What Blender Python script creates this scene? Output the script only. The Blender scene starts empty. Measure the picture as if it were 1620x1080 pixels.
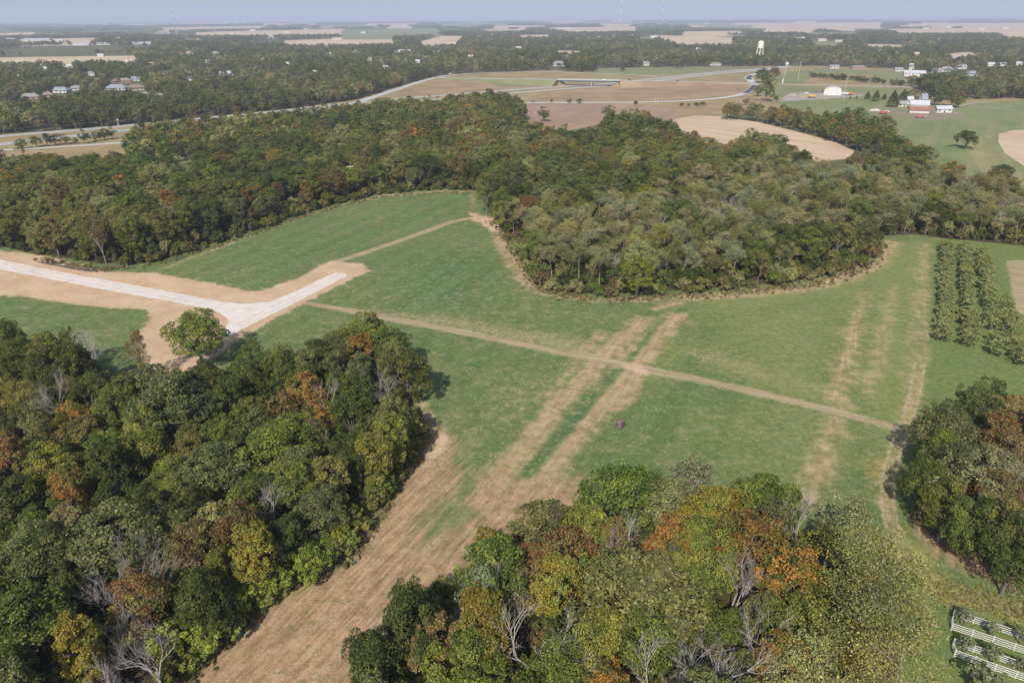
import bpy, math, random
import numpy as np
from mathutils import Vector, Matrix

# ------------------------------------------------------------------ camera, world, sun, exposure
SC = bpy.context.scene
COL = SC.collection
CAM_H = 80.0
F_PX = 1100.0                       # focal length in pixels of the 1620 px wide photograph
PITCH = math.atan((540 - 28) / F_PX)
ROLL = math.radians(-0.26)
_r0 = np.array([1.0, 0, 0]); _f = np.array([0, math.cos(PITCH), -math.sin(PITCH)])
_u0 = np.array([0, math.sin(PITCH), math.cos(PITCH)])
_r = _r0 * math.cos(ROLL) + _u0 * math.sin(ROLL)
_u = -_r0 * math.sin(ROLL) + _u0 * math.cos(ROLL)
cam_data = bpy.data.cameras.new('camera'); cam = bpy.data.objects.new('camera', cam_data); COL.objects.link(cam)
cam_data.sensor_width = 36; cam_data.lens = 36 * F_PX / 1620
cam_data.clip_start = 0.5; cam_data.clip_end = 120000
cam.matrix_world = Matrix(((_r[0], _u[0], -_f[0], 0), (_r[1], _u[1], -_f[1], 0), (_r[2], _u[2], -_f[2], CAM_H), (0, 0, 0, 1)))
SC.camera = cam

SUN_ELEV = math.radians(41); SHADOW_AZ = math.radians(17)      # shadows fall this far clockwise from the view direction
sd = Vector((math.sin(SHADOW_AZ) * math.cos(SUN_ELEV), math.cos(SHADOW_AZ) * math.cos(SUN_ELEV), -math.sin(SUN_ELEV)))
sun_data = bpy.data.lights.new('sun', 'SUN'); sun_data.energy = 4.2; sun_data.angle = math.radians(0.55); sun_data.color = (1.0, 0.95, 0.87)
sun = bpy.data.objects.new('sun', sun_data); COL.objects.link(sun)
sun.rotation_euler = sd.to_track_quat('-Z', 'Y').to_euler(); sun.location = (-60, -200, 300)
world = bpy.data.worlds.new('World'); SC.world = world; world.use_nodes = True
wn = world.node_tree; wn.nodes.clear()
sky = wn.nodes.new('ShaderNodeTexSky'); sky.sky_type = 'NISHITA'; sky.sun_disc = False
sky.sun_elevation = SUN_ELEV; sky.sun_rotation = math.atan2(-sd.x, -sd.y)
sky.altitude = 250; sky.air_density = 1.0; sky.dust_density = 2.0; sky.ozone_density = 1.5
bg = wn.nodes.new('ShaderNodeBackground'); bg.inputs['Strength'].default_value = 0.10
wo = wn.nodes.new('ShaderNodeOutputWorld')
wn.links.new(sky.outputs[0], bg.inputs[0]); wn.links.new(bg.outputs[0], wo.inputs[0])
SC.view_settings.view_transform = 'Standard'; SC.view_settings.look = 'None'
SC.view_settings.exposure = 0.55; SC.view_settings.gamma = 1.0; SC.view_settings.use_curve_mapping = False
SC.cycles.max_bounces = 5; SC.cycles.diffuse_bounces = 2; SC.cycles.glossy_bounces = 1
SC.cycles.transmission_bounces = 3; SC.cycles.volume_bounces = 0; SC.cycles.transparent_max_bounces = 4
SC.cycles.caustics_reflective = False; SC.cycles.caustics_refractive = False
SC.cycles.use_denoising = True

# ------------------------------------------------------------------ pixel <-> place
def G(px, py, z=0.0):
    """point of the plane at height z seen at a pixel of the 1620x1080 photograph"""
    d = _f + _r * ((px - 810) / F_PX) + _u * ((540 - py) / F_PX)
    t = (z - CAM_H) / d[2]
    return np.array([d[0] * t, d[1] * t, z])
def P(xyz):
    """world -> photograph pixel (n,3)->(n,2)"""
    q = np.atleast_2d(np.asarray(xyz, float)) - np.array([0, 0, CAM_H])
    w = q @ _f
    return np.stack([810 + F_PX * (q @ _r) / w, 540 - F_PX * (q @ _u) / w], 1)
def height_to(base, vtop):
    """height of an upright thing standing at base whose top is seen at row vtop"""
    lo, hi = 0.0, 900.0
    for _ in range(50):
        m = (lo + hi) / 2
        if P([(base[0], base[1], base[2] + m)])[0, 1] > vtop: lo = m
        else: hi = m
    return lo
def world_poly(pts):
    return np.array([G(p[0], p[1], p[2] if len(p) > 2 else 0.0)[:2] for p in pts])
def inside(poly, xy):
    x, y = xy[:, 0], xy[:, 1]; c = np.zeros(len(xy), bool); n = len(poly)
    for i in range(n):
        x0, y0 = poly[i]; x1, y1 = poly[(i + 1) % n]
        if y0 == y1: continue
        c ^= ((y0 > y) != (y1 > y)) & (x < (x1 - x0) * (y - y0) / (y1 - y0) + x0)
    return c
def seg_dist(pl, xy, closed=False):
    d = np.full(len(xy), 1e9); n = len(pl)
    for i in range(n if closed else n - 1):
        a = pl[i]; b = pl[(i + 1) % n]; ab = b - a
        t = np.clip(((xy - a) @ ab) / max(ab @ ab, 1e-9), 0, 1)
        d = np.minimum(d, np.hypot(*(xy - a - t[:, None] * ab).T))
    return d
def sdist(poly, xy):
    d = seg_dist(poly, xy, True)
    return np.where(inside(poly, xy), -d, d)

# ------------------------------------------------------------------ mesh and material helpers
def mesh_np(name, v, f, attr=None, mats=(), midx=None):
    v = np.asarray(v, np.float32); f = np.asarray(f, np.int32)
    me = bpy.data.meshes.new(name); k = f.shape[1]
    me.vertices.add(len(v)); me.vertices.foreach_set('co', v.ravel())
    me.loops.add(f.size); me.loops.foreach_set('vertex_index', f.ravel())
    me.polygons.add(len(f)); me.polygons.foreach_set('loop_start', np.arange(len(f), dtype=np.int32) * k)
    for m in mats: me.materials.append(m)
    if midx is not None: me.polygons.foreach_set('material_index', np.asarray(midx, np.int32))
    me.update(calc_edges=True)
    for n, a in (attr or {}).items():
        a = np.asarray(a, np.float32)
        if a.ndim == 1:
            me.attributes.new(n, 'FLOAT', 'POINT').data.foreach_set('value', a)
        else:
            me.attributes.new(n, 'FLOAT_COLOR', 'POINT').data.foreach_set('color', a.ravel())
    return me
def mesh_py(name, v, f, mat=None):
    me = bpy.data.meshes.new(name); me.from_pydata([tuple(map(float, p)) for p in v], [], f)
    if mat: me.materials.append(mat)
    me.update(); return me
def link(name, data, parent=None, loc=None, rz=None):
    o = bpy.data.objects.new(name, data); COL.objects.link(o)
    if parent is not None: o.parent = parent
    if loc is not None: o.location = [float(c) for c in loc]
    if rz is not None: o.rotation_euler = (0, 0, float(rz))
    return o
def tag(o, label=None, cat=None, group=None, kind=None):
    if label: o['label'] = label
    if cat: o['category'] = cat
    if group: o['group'] = group
    if kind: o['kind'] = kind
    return o
class MB:
    """collects boxes, tubes, prisms and lathes; build() links them as one mesh"""
    def __init__(s): s.v = []; s.f = []
    def add(s, v, f):
        n = len(s.v); s.v += [tuple(p) for p in v]; s.f += [tuple(i + n for i in q) for q in f]; return s
    def box(s, c, d, rz=0.0):
        x, y, z = [k / 2 for k in d]; cs, sn = math.cos(rz), math.sin(rz); v = []
        for k in (-z, z):
            for (i, j) in ((-x, -y), (x, -y), (x, y), (-x, y)):
                v.append((c[0] + i * cs - j * sn, c[1] + i * sn + j * cs, c[2] + k))
        return s.add(v, [(3, 2, 1, 0), (4, 5, 6, 7), (0, 1, 5, 4), (1, 2, 6, 5), (2, 3, 7, 6), (3, 0, 4, 7)])
    def tube(s, pts, rad, n=6, cap=True):
        pts = [np.asarray(p, float) for p in pts]; v = []; f = []
        for i, p in enumerate(pts):
            d = pts[min(i + 1, len(pts) - 1)] - pts[max(i - 1, 0)]; d /= max(np.linalg.norm(d), 1e-9)
            a = np.cross(d, (0, 0, 1.0) if abs(d[2]) < .9 else (1.0, 0, 0)); a /= np.linalg.norm(a); b = np.cross(d, a)
            r = rad[i] if hasattr(rad, '__len__') else rad
            for k in range(n):
                t = 2 * math.pi * k / n; v.append(p + r * (math.cos(t) * a + math.sin(t) * b))
        for i in range(len(pts) - 1):
            for k in range(n):
                f.append((i * n + k, i * n + (k + 1) % n, (i + 1) * n + (k + 1) % n, (i + 1) * n + k))
        if cap: f += [tuple(range(n))[::-1], tuple((len(pts) - 1) * n + k for k in range(n))]
        return s.add(v, f)
    def lathe(s, prof, c=(0, 0, 0), n=20):
        v = []; f = []
        for (r, z) in prof:
            for k in range(n):
                t = 2 * math.pi * k / n; v.append((c[0] + r * math.cos(t), c[1] + r * math.sin(t), c[2] + z))
        for i in range(len(prof) - 1):
            for k in range(n):
                f.append((i * n + k, i * n + (k + 1) % n, (i + 1) * n + (k + 1) % n, (i + 1) * n + k))
        return s.add(v, f)
    def extrude(s, prof, y0, y1):
        """closed profile of (x, z) drawn out along y"""
        n = len(prof); v = [(x, y0, z) for x, z in prof] + [(x, y1, z) for x, z in prof]
        f = [(i, (i + 1) % n, n + (i + 1) % n, n + i) for i in range(n)] + [tuple(range(n))[::-1], tuple(range(n, 2 * n))]
        return s.add(v, f)
    def build(s, name, mat, parent=None, **k):
        return link(name, mesh_py(name, s.v, s.f, mat), parent, **k)

def nd(nt, typ, ins=None, **props):
    n = nt.nodes.new(typ)
    for k, v in props.items(): setattr(n, k, v)
    for k, v in (ins or {}).items():
        if isinstance(v, bpy.types.NodeSocket): nt.links.new(v, n.inputs[k])
        else: n.inputs[k].default_value = v
    return n
def mixc(nt, fac, a, b, mode='MIX'):
    n = nt.nodes.new('ShaderNodeMix'); n.data_type = 'RGBA'; n.blend_type = mode; n.clamp_factor = True
    for i, v in ((0, fac), (6, a), (7, b)):
        if isinstance(v, bpy.types.NodeSocket): nt.links.new(v, n.inputs[i])
        else: n.inputs[i].default_value = (*v, 1.0) if i and len(v) == 3 else v
    return n.outputs[2]
def mth(nt, op, a, b=0.0, c=0.0):
    n = nt.nodes.new('ShaderNodeMath'); n.operation = op
    for i, v in enumerate((a, b, c)):
        if isinstance(v, bpy.types.NodeSocket): nt.links.new(v, n.inputs[i])
        else: n.inputs[i].default_value = v
    return n.outputs[0]
def stepn(nt, x, lo, hi, a=0.0, b=1.0):
    n = nd(nt, 'ShaderNodeMapRange', {0: x, 1: lo, 2: hi, 3: a, 4: b}, interpolation_type='SMOOTHSTEP'); return n.outputs[0]
def noise(nt, vec, scale, detail=3.0, rough=0.55, dist=0.0):
    return nd(nt, 'ShaderNodeTexNoise', {'Vector': vec, 'Scale': scale, 'Detail': detail, 'Roughness': rough, 'Distortion': dist}).outputs[0]
def mapped(nt, vec, rz, sx, sy):
    """coordinates turned by rz and then stretched, for streaks along one direction"""
    a = nd(nt, 'ShaderNodeVectorRotate', {'Vector': vec, 'Angle': rz}, rotation_type='Z_AXIS').outputs[0]
    return nd(nt, 'ShaderNodeVectorMath', {0: a, 1: (sx, sy, 1.0)}, operation='MULTIPLY').outputs[0]
def new_mat(name):
    m = bpy.data.materials.new(name); m.use_nodes = True; nt = m.node_tree; nt.nodes.clear()
    return m, nt, nd(nt, 'ShaderNodeOutputMaterial')
def surf(nt, out, col, rough=0.85, spec=0.2, bump=None, bdist=0.05, bstr=0.5, metal=0.0):
    b = nd(nt, 'ShaderNodeBsdfPrincipled', {'Base Color': col if isinstance(col, bpy.types.NodeSocket) else (*col, 1.0), 'Roughness': rough, 'Specular IOR Level': spec, 'Metallic': metal})
    if bump is not None:
        nt.links.new(nd(nt, 'ShaderNodeBump', {'Height': bump, 'Distance': bdist, 'Strength': bstr}).outputs[0], b.inputs['Normal'])
    nt.links.new(b.outputs[0], out.inputs[0]); return b
def pos(nt): return nd(nt, 'ShaderNodeNewGeometry').outputs['Position']
def plain(name, col, var=0.25, scale=1.5, rough=0.8, spec=0.25, metal=0.0):
    """a painted or natural surface: its colour with wear and grain"""
    m, nt, out = new_mat(name); p = nd(nt, 'ShaderNodeTexCoord').outputs['Object']
    n = noise(nt, p, scale, 5); n2 = noise(nt, p, scale * 9, 2)
    c = mixc(nt, stepn(nt, n, .3, .72), [c * (1 - var) for c in col], [min(1, c * (1 + var * .6)) for c in col])
    c = mixc(nt, mth(nt, 'MULTIPLY', stepn(nt, n2, .45, .75), .35), c, [c * (1 - var) for c in col])
    surf(nt, out, c, rough, spec, n2, .01, .3, metal); return m
# ------------------------------------------------------------------ woods and clearings, as outlines (px, py, height of the point)
WOOD_A = world_poly([(-260, 500, 9), (-60, 505, 9), (0, 512, 9), (60, 522, 9), (140, 528, 9), (172, 562, 9), (200, 592, 9), (262, 592, 9), (300, 575, 9), (340, 570, 9), (370, 545, 9), (420, 540, 9),
                     (470, 560, 9), (520, 528, 9), (560, 512, 9), (612, 515, 9), (652, 570, 9), (672, 620, 9), (668, 690, 0), (640, 730, 0), (600, 800, 0), (548, 872, 0), (470, 915, 0),
                     (420, 945, 0), (345, 1020, 0), (280, 1085, 0), (160, 1260, 0), (-260, 1260, 0)])
WOOD_B = world_poly([(480, 1150, 6), (590, 1050, 8), (690, 985, 8), (745, 945, 8), (752, 895, 8), (830, 850, 8), (900, 830, 8), (925, 785, 8), (1040, 775, 8), (1090, 775, 8), (1130, 830, 8),
                     (1170, 800, 8), (1240, 790, 8), (1300, 840, 8), (1370, 815, 8), (1412, 850, 8), (1436, 950, 8), (1436, 1080, 8), (1420, 1260, 8), (470, 1260, 8)])
WOOD_D = world_poly([(1462, 748, 8), (1500, 685, 8), (1535, 645, 8), (1620, 618, 8), (1760, 610, 8), (1850, 960, 0), (1640, 912, 0), (1600, 895, 0), (1540, 855, 0), (1490, 822, 0), (1468, 800, 0)])
WOOD_E = world_poly([(-220, 300, 13), (-60, 243, 13), (20, 238, 13), (120, 235, 13), (220, 226, 7), (205, 212, 7), (300, 200, 7), (400, 192, 7), (480, 184, 7), (560, 172, 7), (640, 164, 7), (700, 162, 7), (770, 152, 7), (826, 152, 13),
                     (836, 192, 13), (880, 196, 13), (940, 200, 13), (955, 180, 13), (1000, 172, 13), (1066, 186, 13), (1085, 206, 13), (1120, 214, 13), (1150, 230, 13), (1166, 208, 13), (1225, 206, 13), (1285, 240, 13), (1330, 252, 13),
                     (1400, 236, 13), (1450, 232, 13), (1500, 252, 13), (1560, 278, 13), (1590, 268, 13), (1640, 300, 13), (1900, 330, 13), (1900, 410, 0), (1750, 402, 0), (1620, 390, 0), (1490, 378, 0), (1450, 372, 0), (1400, 374, 0), (1386, 396, 0),
                     (1360, 420, 0), (1290, 442, 0), (1200, 452, 0), (1100, 460, 0), (960, 467, 0), (885, 463, 0), (852, 450, 0), (834, 422, 0), (805, 375, 0), (776, 343, 0), (752, 302, 0),
                     (700, 299, 0), (600, 307, 0), (540, 321, 0), (470, 341, 0), (400, 366, 0), (330, 389, 0), (250, 415, 0), (205, 420, 0), (150, 418, 0), (60, 404, 0), (0, 392, 0), (-220, 370, 0)])
WOOD_N = world_poly([(1142, 180, 6), (1180, 174, 8), (1250, 174, 8), (1300, 184, 8), (1360, 184, 8), (1384, 194, 8), (1440, 216, 8), (1480, 240, 8), (1420, 262, 0), (1352, 240, 0), (1290, 214, 0), (1230, 200, 0), (1180, 190, 0), (1140, 184, 0)])
CLEARINGS = [world_poly(p) for p in (
    [(214, 240), (255, 244), (300, 249), (306, 257), (250, 258), (222, 252)],
    [(100, 238), (205, 226), (215, 240), (120, 250)],
    [(1070, 216), (1130, 222), (1165, 250), (1120, 240)],
    [(800, 198), (836, 194), (842, 206), (805, 206)])]

# ------------------------------------------------------------------ materials of the ground
def ground_material():
    m, nt, out = new_mat('field_ground'); p = pos(nt)
    A = nd(nt, 'ShaderNodeAttribute', attribute_name='cA'); B = nd(nt, 'ShaderNodeAttribute', attribute_name='cB'); C = nd(nt, 'ShaderNodeAttribute', attribute_name='cC')
    a = nd(nt, 'ShaderNodeSeparateColor', {0: A.outputs['Color']}).outputs; b = nd(nt, 'ShaderNodeSeparateColor', {0: B.outputs['Color']}).outputs; c = nd(nt, 'ShaderNodeSeparateColor', {0: C.outputs['Color']}).outputs
    big = noise(nt, p, .018, 3); mid = noise(nt, p, .11, 4, .6); fine = noise(nt, p, .7, 4, .7); tiny = noise(nt, p, 1.9, 3, .75); blot0 = noise(nt, p, .32, 5, .72)
    dirA = ROW_ANGLE
    st = noise(nt, mapped(nt, p, -dirA, .9, .06), 1.0, 4, .65)          # streaks along the rows
    stp = noise(nt, mapped(nt, p, -PATH_ANGLE, .07, .8), 1.0, 4, .65)    # streaks along the cross path
    st2 = noise(nt, mapped(nt, p, -SLOPE_ANGLE, .9, .07), 1.0, 5, .7)   # streaks along the brown slope
    st3 = noise(nt, mapped(nt, p, -SLOPE_ANGLE, 2.6, .22), 1.0, 4, .7)
    def msk(att, w=.12, amp=.5, n1=None):
        k = mth(nt, 'MULTIPLY_ADD', mth(nt, 'SUBTRACT', n1 if n1 is not None else fine, .5), amp, att)
        k = mth(nt, 'MULTIPLY_ADD', mth(nt, 'SUBTRACT', mid, .5), amp * .7, k)
        k = mth(nt, 'MULTIPLY_ADD', mth(nt, 'SUBTRACT', tiny, .5), amp * .55, k)
        return stepn(nt, k, .5 - w, .5 + w)
    blot = blot0
    green = mixc(nt, stepn(nt, big, .3, .7), (.098, .138, .048), (.126, .156, .054))
    green = mixc(nt, mth(nt, 'MULTIPLY', stepn(nt, mid, .42, .7), .7), green, (.162, .174, .066))
    green = mixc(nt, mth(nt, 'MULTIPLY', msk(b[0], .3, .3), .75), green, (.056, .122, .044))
    green = mixc(nt, mth(nt, 'MULTIPLY', msk(c[0], .25, .25), .8), green, (.078, .160, .052))
    green = mixc(nt, mth(nt, 'MULTIPLY', stepn(nt, tiny, .45, .56), .80), green, (.036, .070, .022))
    green = mixc(nt, mth(nt, 'MULTIPLY', stepn(nt, fine, .52, .62), .62), green, (.140, .198, .070))
    drill = noise(nt, mapped(nt, p, -dirA, .42, .012), 1.0, 3, .6)          # faint drilling and mowing bands
    green = mixc(nt, mth(nt, 'MULTIPLY', stepn(nt, drill, .40, .60), .35), green, (.072, .120, .038))
    row = nd(nt, 'ShaderNodeSeparateXYZ', {0: mapped(nt, p, -dirA, 1.0, 1.0)}).outputs[0]
    wave = mth(nt, 'SINE', mth(nt, 'MULTIPLY_ADD', mid, 2.2, mth(nt, 'MULTIPLY', row, .62)))
    green = mixc(nt, mth(nt, 'MULTIPLY', stepn(nt, wave, -.2, .6), .22), green, (.140, .172, .062))
    # dead stalks and bare soil between the plants
    thin = B.outputs['Alpha']
    k = mth(nt, 'ADD', mth(nt, 'MULTIPLY', blot, .34), mth(nt, 'MULTIPLY', tiny, .66))
    k = mth(nt, 'MULTIPLY_ADD', mth(nt, 'SUBTRACT', thin, .5), .16, k)
    k = mth(nt, 'MULTIPLY_ADD', mth(nt, 'SUBTRACT', big, .5), .10, k)
    col = mixc(nt, mth(nt, 'MULTIPLY', stepn(nt, k, .50, .58), .78), green, mixc(nt, stepn(nt, fine, .4, .6), (.22, .185, .095), (.34, .27, .165)))
    stalk = stepn(nt, noise(nt, mapped(nt, p, .5, 1.0, .30), 1.7, 3, .8), .58, .68)
    col = mixc(nt, mth(nt, 'MULTIPLY', stalk, stepn(nt, blot, .40, .62, .06, .62)), col, (.40, .33, .20))
    # yellow green meadow
    col = mixc(nt, mth(nt, 'MULTIPLY', msk(b[1], .3, .7), .85), col, mixc(nt, stepn(nt, fine, .35, .7), (.120, .165, .045), (.210, .200, .075)))
    # bright mown grass
    col = mixc(nt, mth(nt, 'MULTIPLY', msk(c[1], .25, .4), .9), col, mixc(nt, stepn(nt, fine, .3, .7), (.085, .130, .034), (.155, .175, .058)))
    # straw strips
    straw = mixc(nt, stepn(nt, mth(nt, 'ADD', mth(nt, 'MULTIPLY', st, .4), mth(nt, 'MULTIPLY', blot, .6)), .38, .62), (.235, .165, .088), (.41, .305, .180))
    straw = mixc(nt, mth(nt, 'MULTIPLY', stepn(nt, tiny, .45, .7), .5), straw, (.25, .19, .09))
    straw = mixc(nt, mth(nt, 'MULTIPLY', stepn(nt, fine, .55, .72), .45), straw, (.095, .125, .045))
    col = mixc(nt, mth(nt, 'MULTIPLY', msk(a[1], .40, 1.25, blot), .88), col, straw)
    pathc = mixc(nt, stepn(nt, stp, .32, .68), (.245, .19, .11), (.365, .29, .185))
    pathc = mixc(nt, mth(nt, 'MULTIPLY', stepn(nt, tiny, .5, .75), .4), pathc, (.15, .14, .065))
    col = mixc(nt, mth(nt, 'MULTIPLY', msk(c[2], .26, .8), .90), col, pathc)
    # brown grazed slope
    br = mixc(nt, stepn(nt, mth(nt, 'ADD', mth(nt, 'MULTIPLY', st2, .55), mth(nt, 'MULTIPLY', blot, .45)), .36, .64), (.190, .118, .066), (.375, .255, .150))
    br = mixc(nt, mth(nt, 'MULTIPLY', stepn(nt, st3, .54, .70), .66), br, (.52, .39, .245))
    br = mixc(nt, mth(nt, 'MULTIPLY', stepn(nt, mid, .52, .75), .55), br, (.36, .235, .150))
    br = mixc(nt, mth(nt, 'MULTIPLY', stepn(nt, tiny, .5, .7), .4), br, (.12, .082, .052))
    br = mixc(nt, mth(nt, 'MULTIPLY', mth(nt, 'MULTIPLY', stepn(nt, mid, .58, .40, 1.0, 0.0), stepn(nt, fine, .52, .66)), .75), br, (.11, .135, .048))
    col = mixc(nt, msk(a[2], .28, .9, st2), col, br)
    # tall golden weeds
    col = mixc(nt, mth(nt, 'MULTIPLY', msk(b[2], .25, .7), .85), col, mixc(nt, stepn(nt, fine, .35, .68), (.19, .165, .055), (.34, .27, .10)))
    # bare earth
    dirt = mixc(nt, stepn(nt, mid, .3, .7), (.385, .265, .165), (.465, .335, .222))
    dirt = mixc(nt, mth(nt, 'MULTIPLY', stepn(nt, fine, .5, .75), .5), dirt, (.315, .205, .118))
    dirt = mixc(nt, mth(nt, 'MULTIPLY', stepn(nt, stp, .55, .72), .35), dirt, (.52, .395, .285))
    col = mixc(nt, msk(a[0], .18, 1.0, blot), col, dirt)
    # wheel ruts
    col = mixc(nt, mth(nt, 'MULTIPLY', msk(C.outputs['Alpha'], .2, .45), .9), col, mixc(nt, stepn(nt, fine, .3, .7), (.26, .20, .125), (.42, .34, .235)))
    # leaf litter under the trees
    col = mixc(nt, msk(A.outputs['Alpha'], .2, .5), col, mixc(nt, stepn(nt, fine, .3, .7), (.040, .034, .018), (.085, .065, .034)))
    h = mth(nt, 'ADD', mth(nt, 'MULTIPLY', tiny, .5), mth(nt, 'MULTIPLY', fine, 1.0))
    surf(nt, out, col, .95, .08, h, .35, .55); return m

def land(name, c1, c2, c3, scale=.02, streak=None, sc2=.25):
    """open land further off: two tones in patches, a third in specks, optionally in streaks"""
    m, nt, out = new_mat(name); p = pos(nt)
    a = noise(nt, p, scale, 5, .6); b = noise(nt, p, sc2, 4, .7)
    col = mixc(nt, stepn(nt, a, .35, .66), c1, c2)
    if streak is not None:
        s = noise(nt, mapped(nt, p, -streak, .16, .008), 1.0, 3, .6); col = mixc(nt, mth(nt, 'MULTIPLY', stepn(nt, s, .42, .62), .6), col, c3)
    col = mixc(nt, mth(nt, 'MULTIPLY', stepn(nt, b, .48, .72), .6), col, c3)
    surf(nt, out, col, .95, .05, b, .3, .4); return m
def direction(a, b):
    d = G(*b) - G(*a); return math.atan2(d[1], d[0]) - math.pi / 2       # turned from +Y
ROW_ANGLE = direction((870, 740), (1040, 500)); PATH_ANGLE = direction((500, 482), (1400, 672)) + math.pi / 2; SLOPE_ANGLE = direction((330, 1060), (700, 720))

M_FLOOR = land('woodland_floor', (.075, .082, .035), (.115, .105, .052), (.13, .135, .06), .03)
M_TAN = land('stubble_field', (.42, .32, .22), (.50, .385, .27), (.36, .26, .17), .012, direction((1100, 200), (1330, 232)))
M_TANF = land('far_stubble_field', (.40, .31, .21), (.50, .40, .28), (.34, .27, .17), .004, 0.3, .05)
M_BROWN = land('ploughed_field', (.25, .175, .125), (.30, .21, .15), (.20, .14, .10), .02, PATH_ANGLE)
M_VERGE = land('dry_verge', (.22, .165, .085), (.29, .215, .12), (.17, .15, .065), .03)
M_LOOP = land('ramp_infield', (.22, .155, .095), (.30, .215, .135), (.17, .125, .07), .022)
M_PAST = land('pasture', (.115, .160, .060), (.165, .185, .080), (.21, .19, .10), .025, direction((1540, 280), (1560, 200)))
M_PAST2 = land('rough_pasture', (.15, .165, .075), (.20, .195, .10), (.13, .13, .06), .03)
M_MEAD = land('mown_meadow', (.175, .180, .080), (.27, .235, .12), (.15, .165, .065), .03, direction((1600, 300), (1530, 215)))
M_LAWN = land('lawn', (.095, .155, .050), (.12, .17, .06), (.10, .14, .05), .05)
M_GRAVELYARD = land('gravel_yard', (.27, .235, .195), (.32, .28, .24), (.20, .165, .13), .08)
M_FARMYARD = land('farmyard_dirt', (.21, .175, .115), (.165, .165, .085), (.26, .22, .17), .06)

# ------------------------------------------------------------------ ground sheets
STEP = .75
gx = np.arange(-225, 226, STEP); gy = np.arange(36, 372, STEP)
X, Y = np.meshgrid(gx, gy); XY = np.stack([X.ravel(), Y.ravel()], 1)
def ramp(sd, w): return np.clip(.5 - sd / w, 0, 1)
def strip(pts, half, w):
    """soft strip along a pixel polyline; half width in metres (one value or one per point)"""
    pl = world_poly(pts); hv = half if hasattr(half, '__len__') else [half] * len(pl); d = np.full(len(XY), 1e9)
    for i in range(len(pl) - 1):
        a, b2 = pl[i], pl[i + 1]; ab = b2 - a; t = np.clip(((XY - a) @ ab) / (ab @ ab), 0, 1)
        d = np.minimum(d, np.hypot(*(XY - a - t[:, None] * ab).T) - (hv[i] + (hv[i + 1] - hv[i]) * t))
    return ramp(d, w)
def area(pts, w): return ramp(sdist(world_poly(pts), XY), w)
mx = lambda *a: np.maximum.reduce(a)
bare = mx(area([(-150, 375), (0, 397), (60, 402), (120, 416), (165, 430), (240, 431), (300, 441), (345, 450), (398, 461), (430, 455), (480, 436), (508, 420), (525, 414), (574, 417), (588, 428), (560, 440),
                (500, 470), (440, 500), (395, 528), (365, 545), (330, 575), (262, 600), (236, 585), (222, 560), (214, 530), (238, 502), (236, 489), (180, 487), (120, 483), (60, 471), (0, 469), (-150, 452)], 5.0),
          .62 * strip([(742, 335), (762, 345), (778, 352), (800, 378)], [2, 6, 6, 2], 6), .6 * strip([(700, 690), (690, 712), (672, 735)], [1.5, 2.5, 1.5], 4),
          strip([(1040, 596), (1000, 583), (975, 574)], [1, 3.0, 1], 5) * .58)
straw = mx(strip([(1020, 505), (985, 535), (940, 582), (900, 622), (850, 682), (800, 742), (762, 790)], [2.6, 3.2, 2.8, 2.6, 2.6, 2.6, 3], 4.6),
           strip([(1074, 500), (1040, 530), (1005, 565), (975, 610), (935, 655), (900, 702), (866, 745), (820, 790)], [3.0, 4.0, 4.2, 3.4, 3.0, 2.6, 2.6, 3], 4.6),
           strip([(1000, 590), (985, 618), (975, 640)], [4.0, 4.0, 2.4], 3.0),
           .75 * strip([(960, 525), (930, 552), (900, 590), (860, 630)], [1.6, 1.8, 1.6, 1], 4),
           .63 * strip([(1372, 462), (1352, 520), (1335, 590), (1328, 640), (1312, 690), (1296, 740), (1276, 800)], [2.0, 3.2, 3.6, 3.0, 2.8, 3.0, 2.6], 5.5),
           .59 * strip([(1416, 452), (1400, 510), (1386, 570), (1374, 630)], [1.6, 2.2, 2.4, 1.6], 5.0),
           .66 * strip([(1466, 385), (1464, 470), (1460, 560), (1449, 620), (1436, 662), (1416, 712), (1404, 760), (1404, 800), (1416, 850), (1425, 880)], [1.2, 1.2, 1.3, 1.4, 1.6, 1.5, 1.5, 1.5, 1.5, 1.2], 3.2),
           .55 * strip([(1462, 395), (1456, 470), (1450, 560), (1440, 620)], [2.5, 3, 2.5, 2], 6),
           .70 * strip([(745, 306), (752, 335), (775, 360), (800, 392), (822, 430), (845, 458), (880, 470), (960, 476), (1060, 473), (1150, 467), (1250, 458), (1330, 444), (1385, 415), (1405, 385)],
                 [1, 1, 1.5, 4, 3.5, 3.0, 1.6, 1.5, 2.5, 4, 4, 4, 5, 5], 5),
           .8 * strip([(250, 428), (330, 398), (400, 372), (470, 346), (540, 325), (600, 311), (700, 303), (748, 304)], [1, .8, .8, .8, 1, 2.5, 2.5, 2], 3),
           .85 * strip([(668, 640), (690, 690), (690, 720)], [1.0, 2.5, 3], 4), .7 * strip([(1092, 470), (1062, 480), (1040, 490)], [3, 3, 2], 4))
path = mx(strip([(480, 478), (545, 490), (620, 504), (700, 519), (800, 539), (900, 559), (1000, 580), (1100, 599), (1200, 621), (1300, 645), (1400, 671), (1462, 691)], [1.2, 1.5, 1.7, 1.7, 1.7, 1.8, 2.2, 1.8, 1.7, 1.6, 1.5, 1.3], 3.0),
          strip([(528, 416), (600, 392), (660, 371), (712, 352), (742, 345)], [1.7, 1.8, 1.8, 1.8, 1.8], 3.2), area([(1592, 412), (1700, 410), (1720, 520), (1606, 495)], 3))
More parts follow.
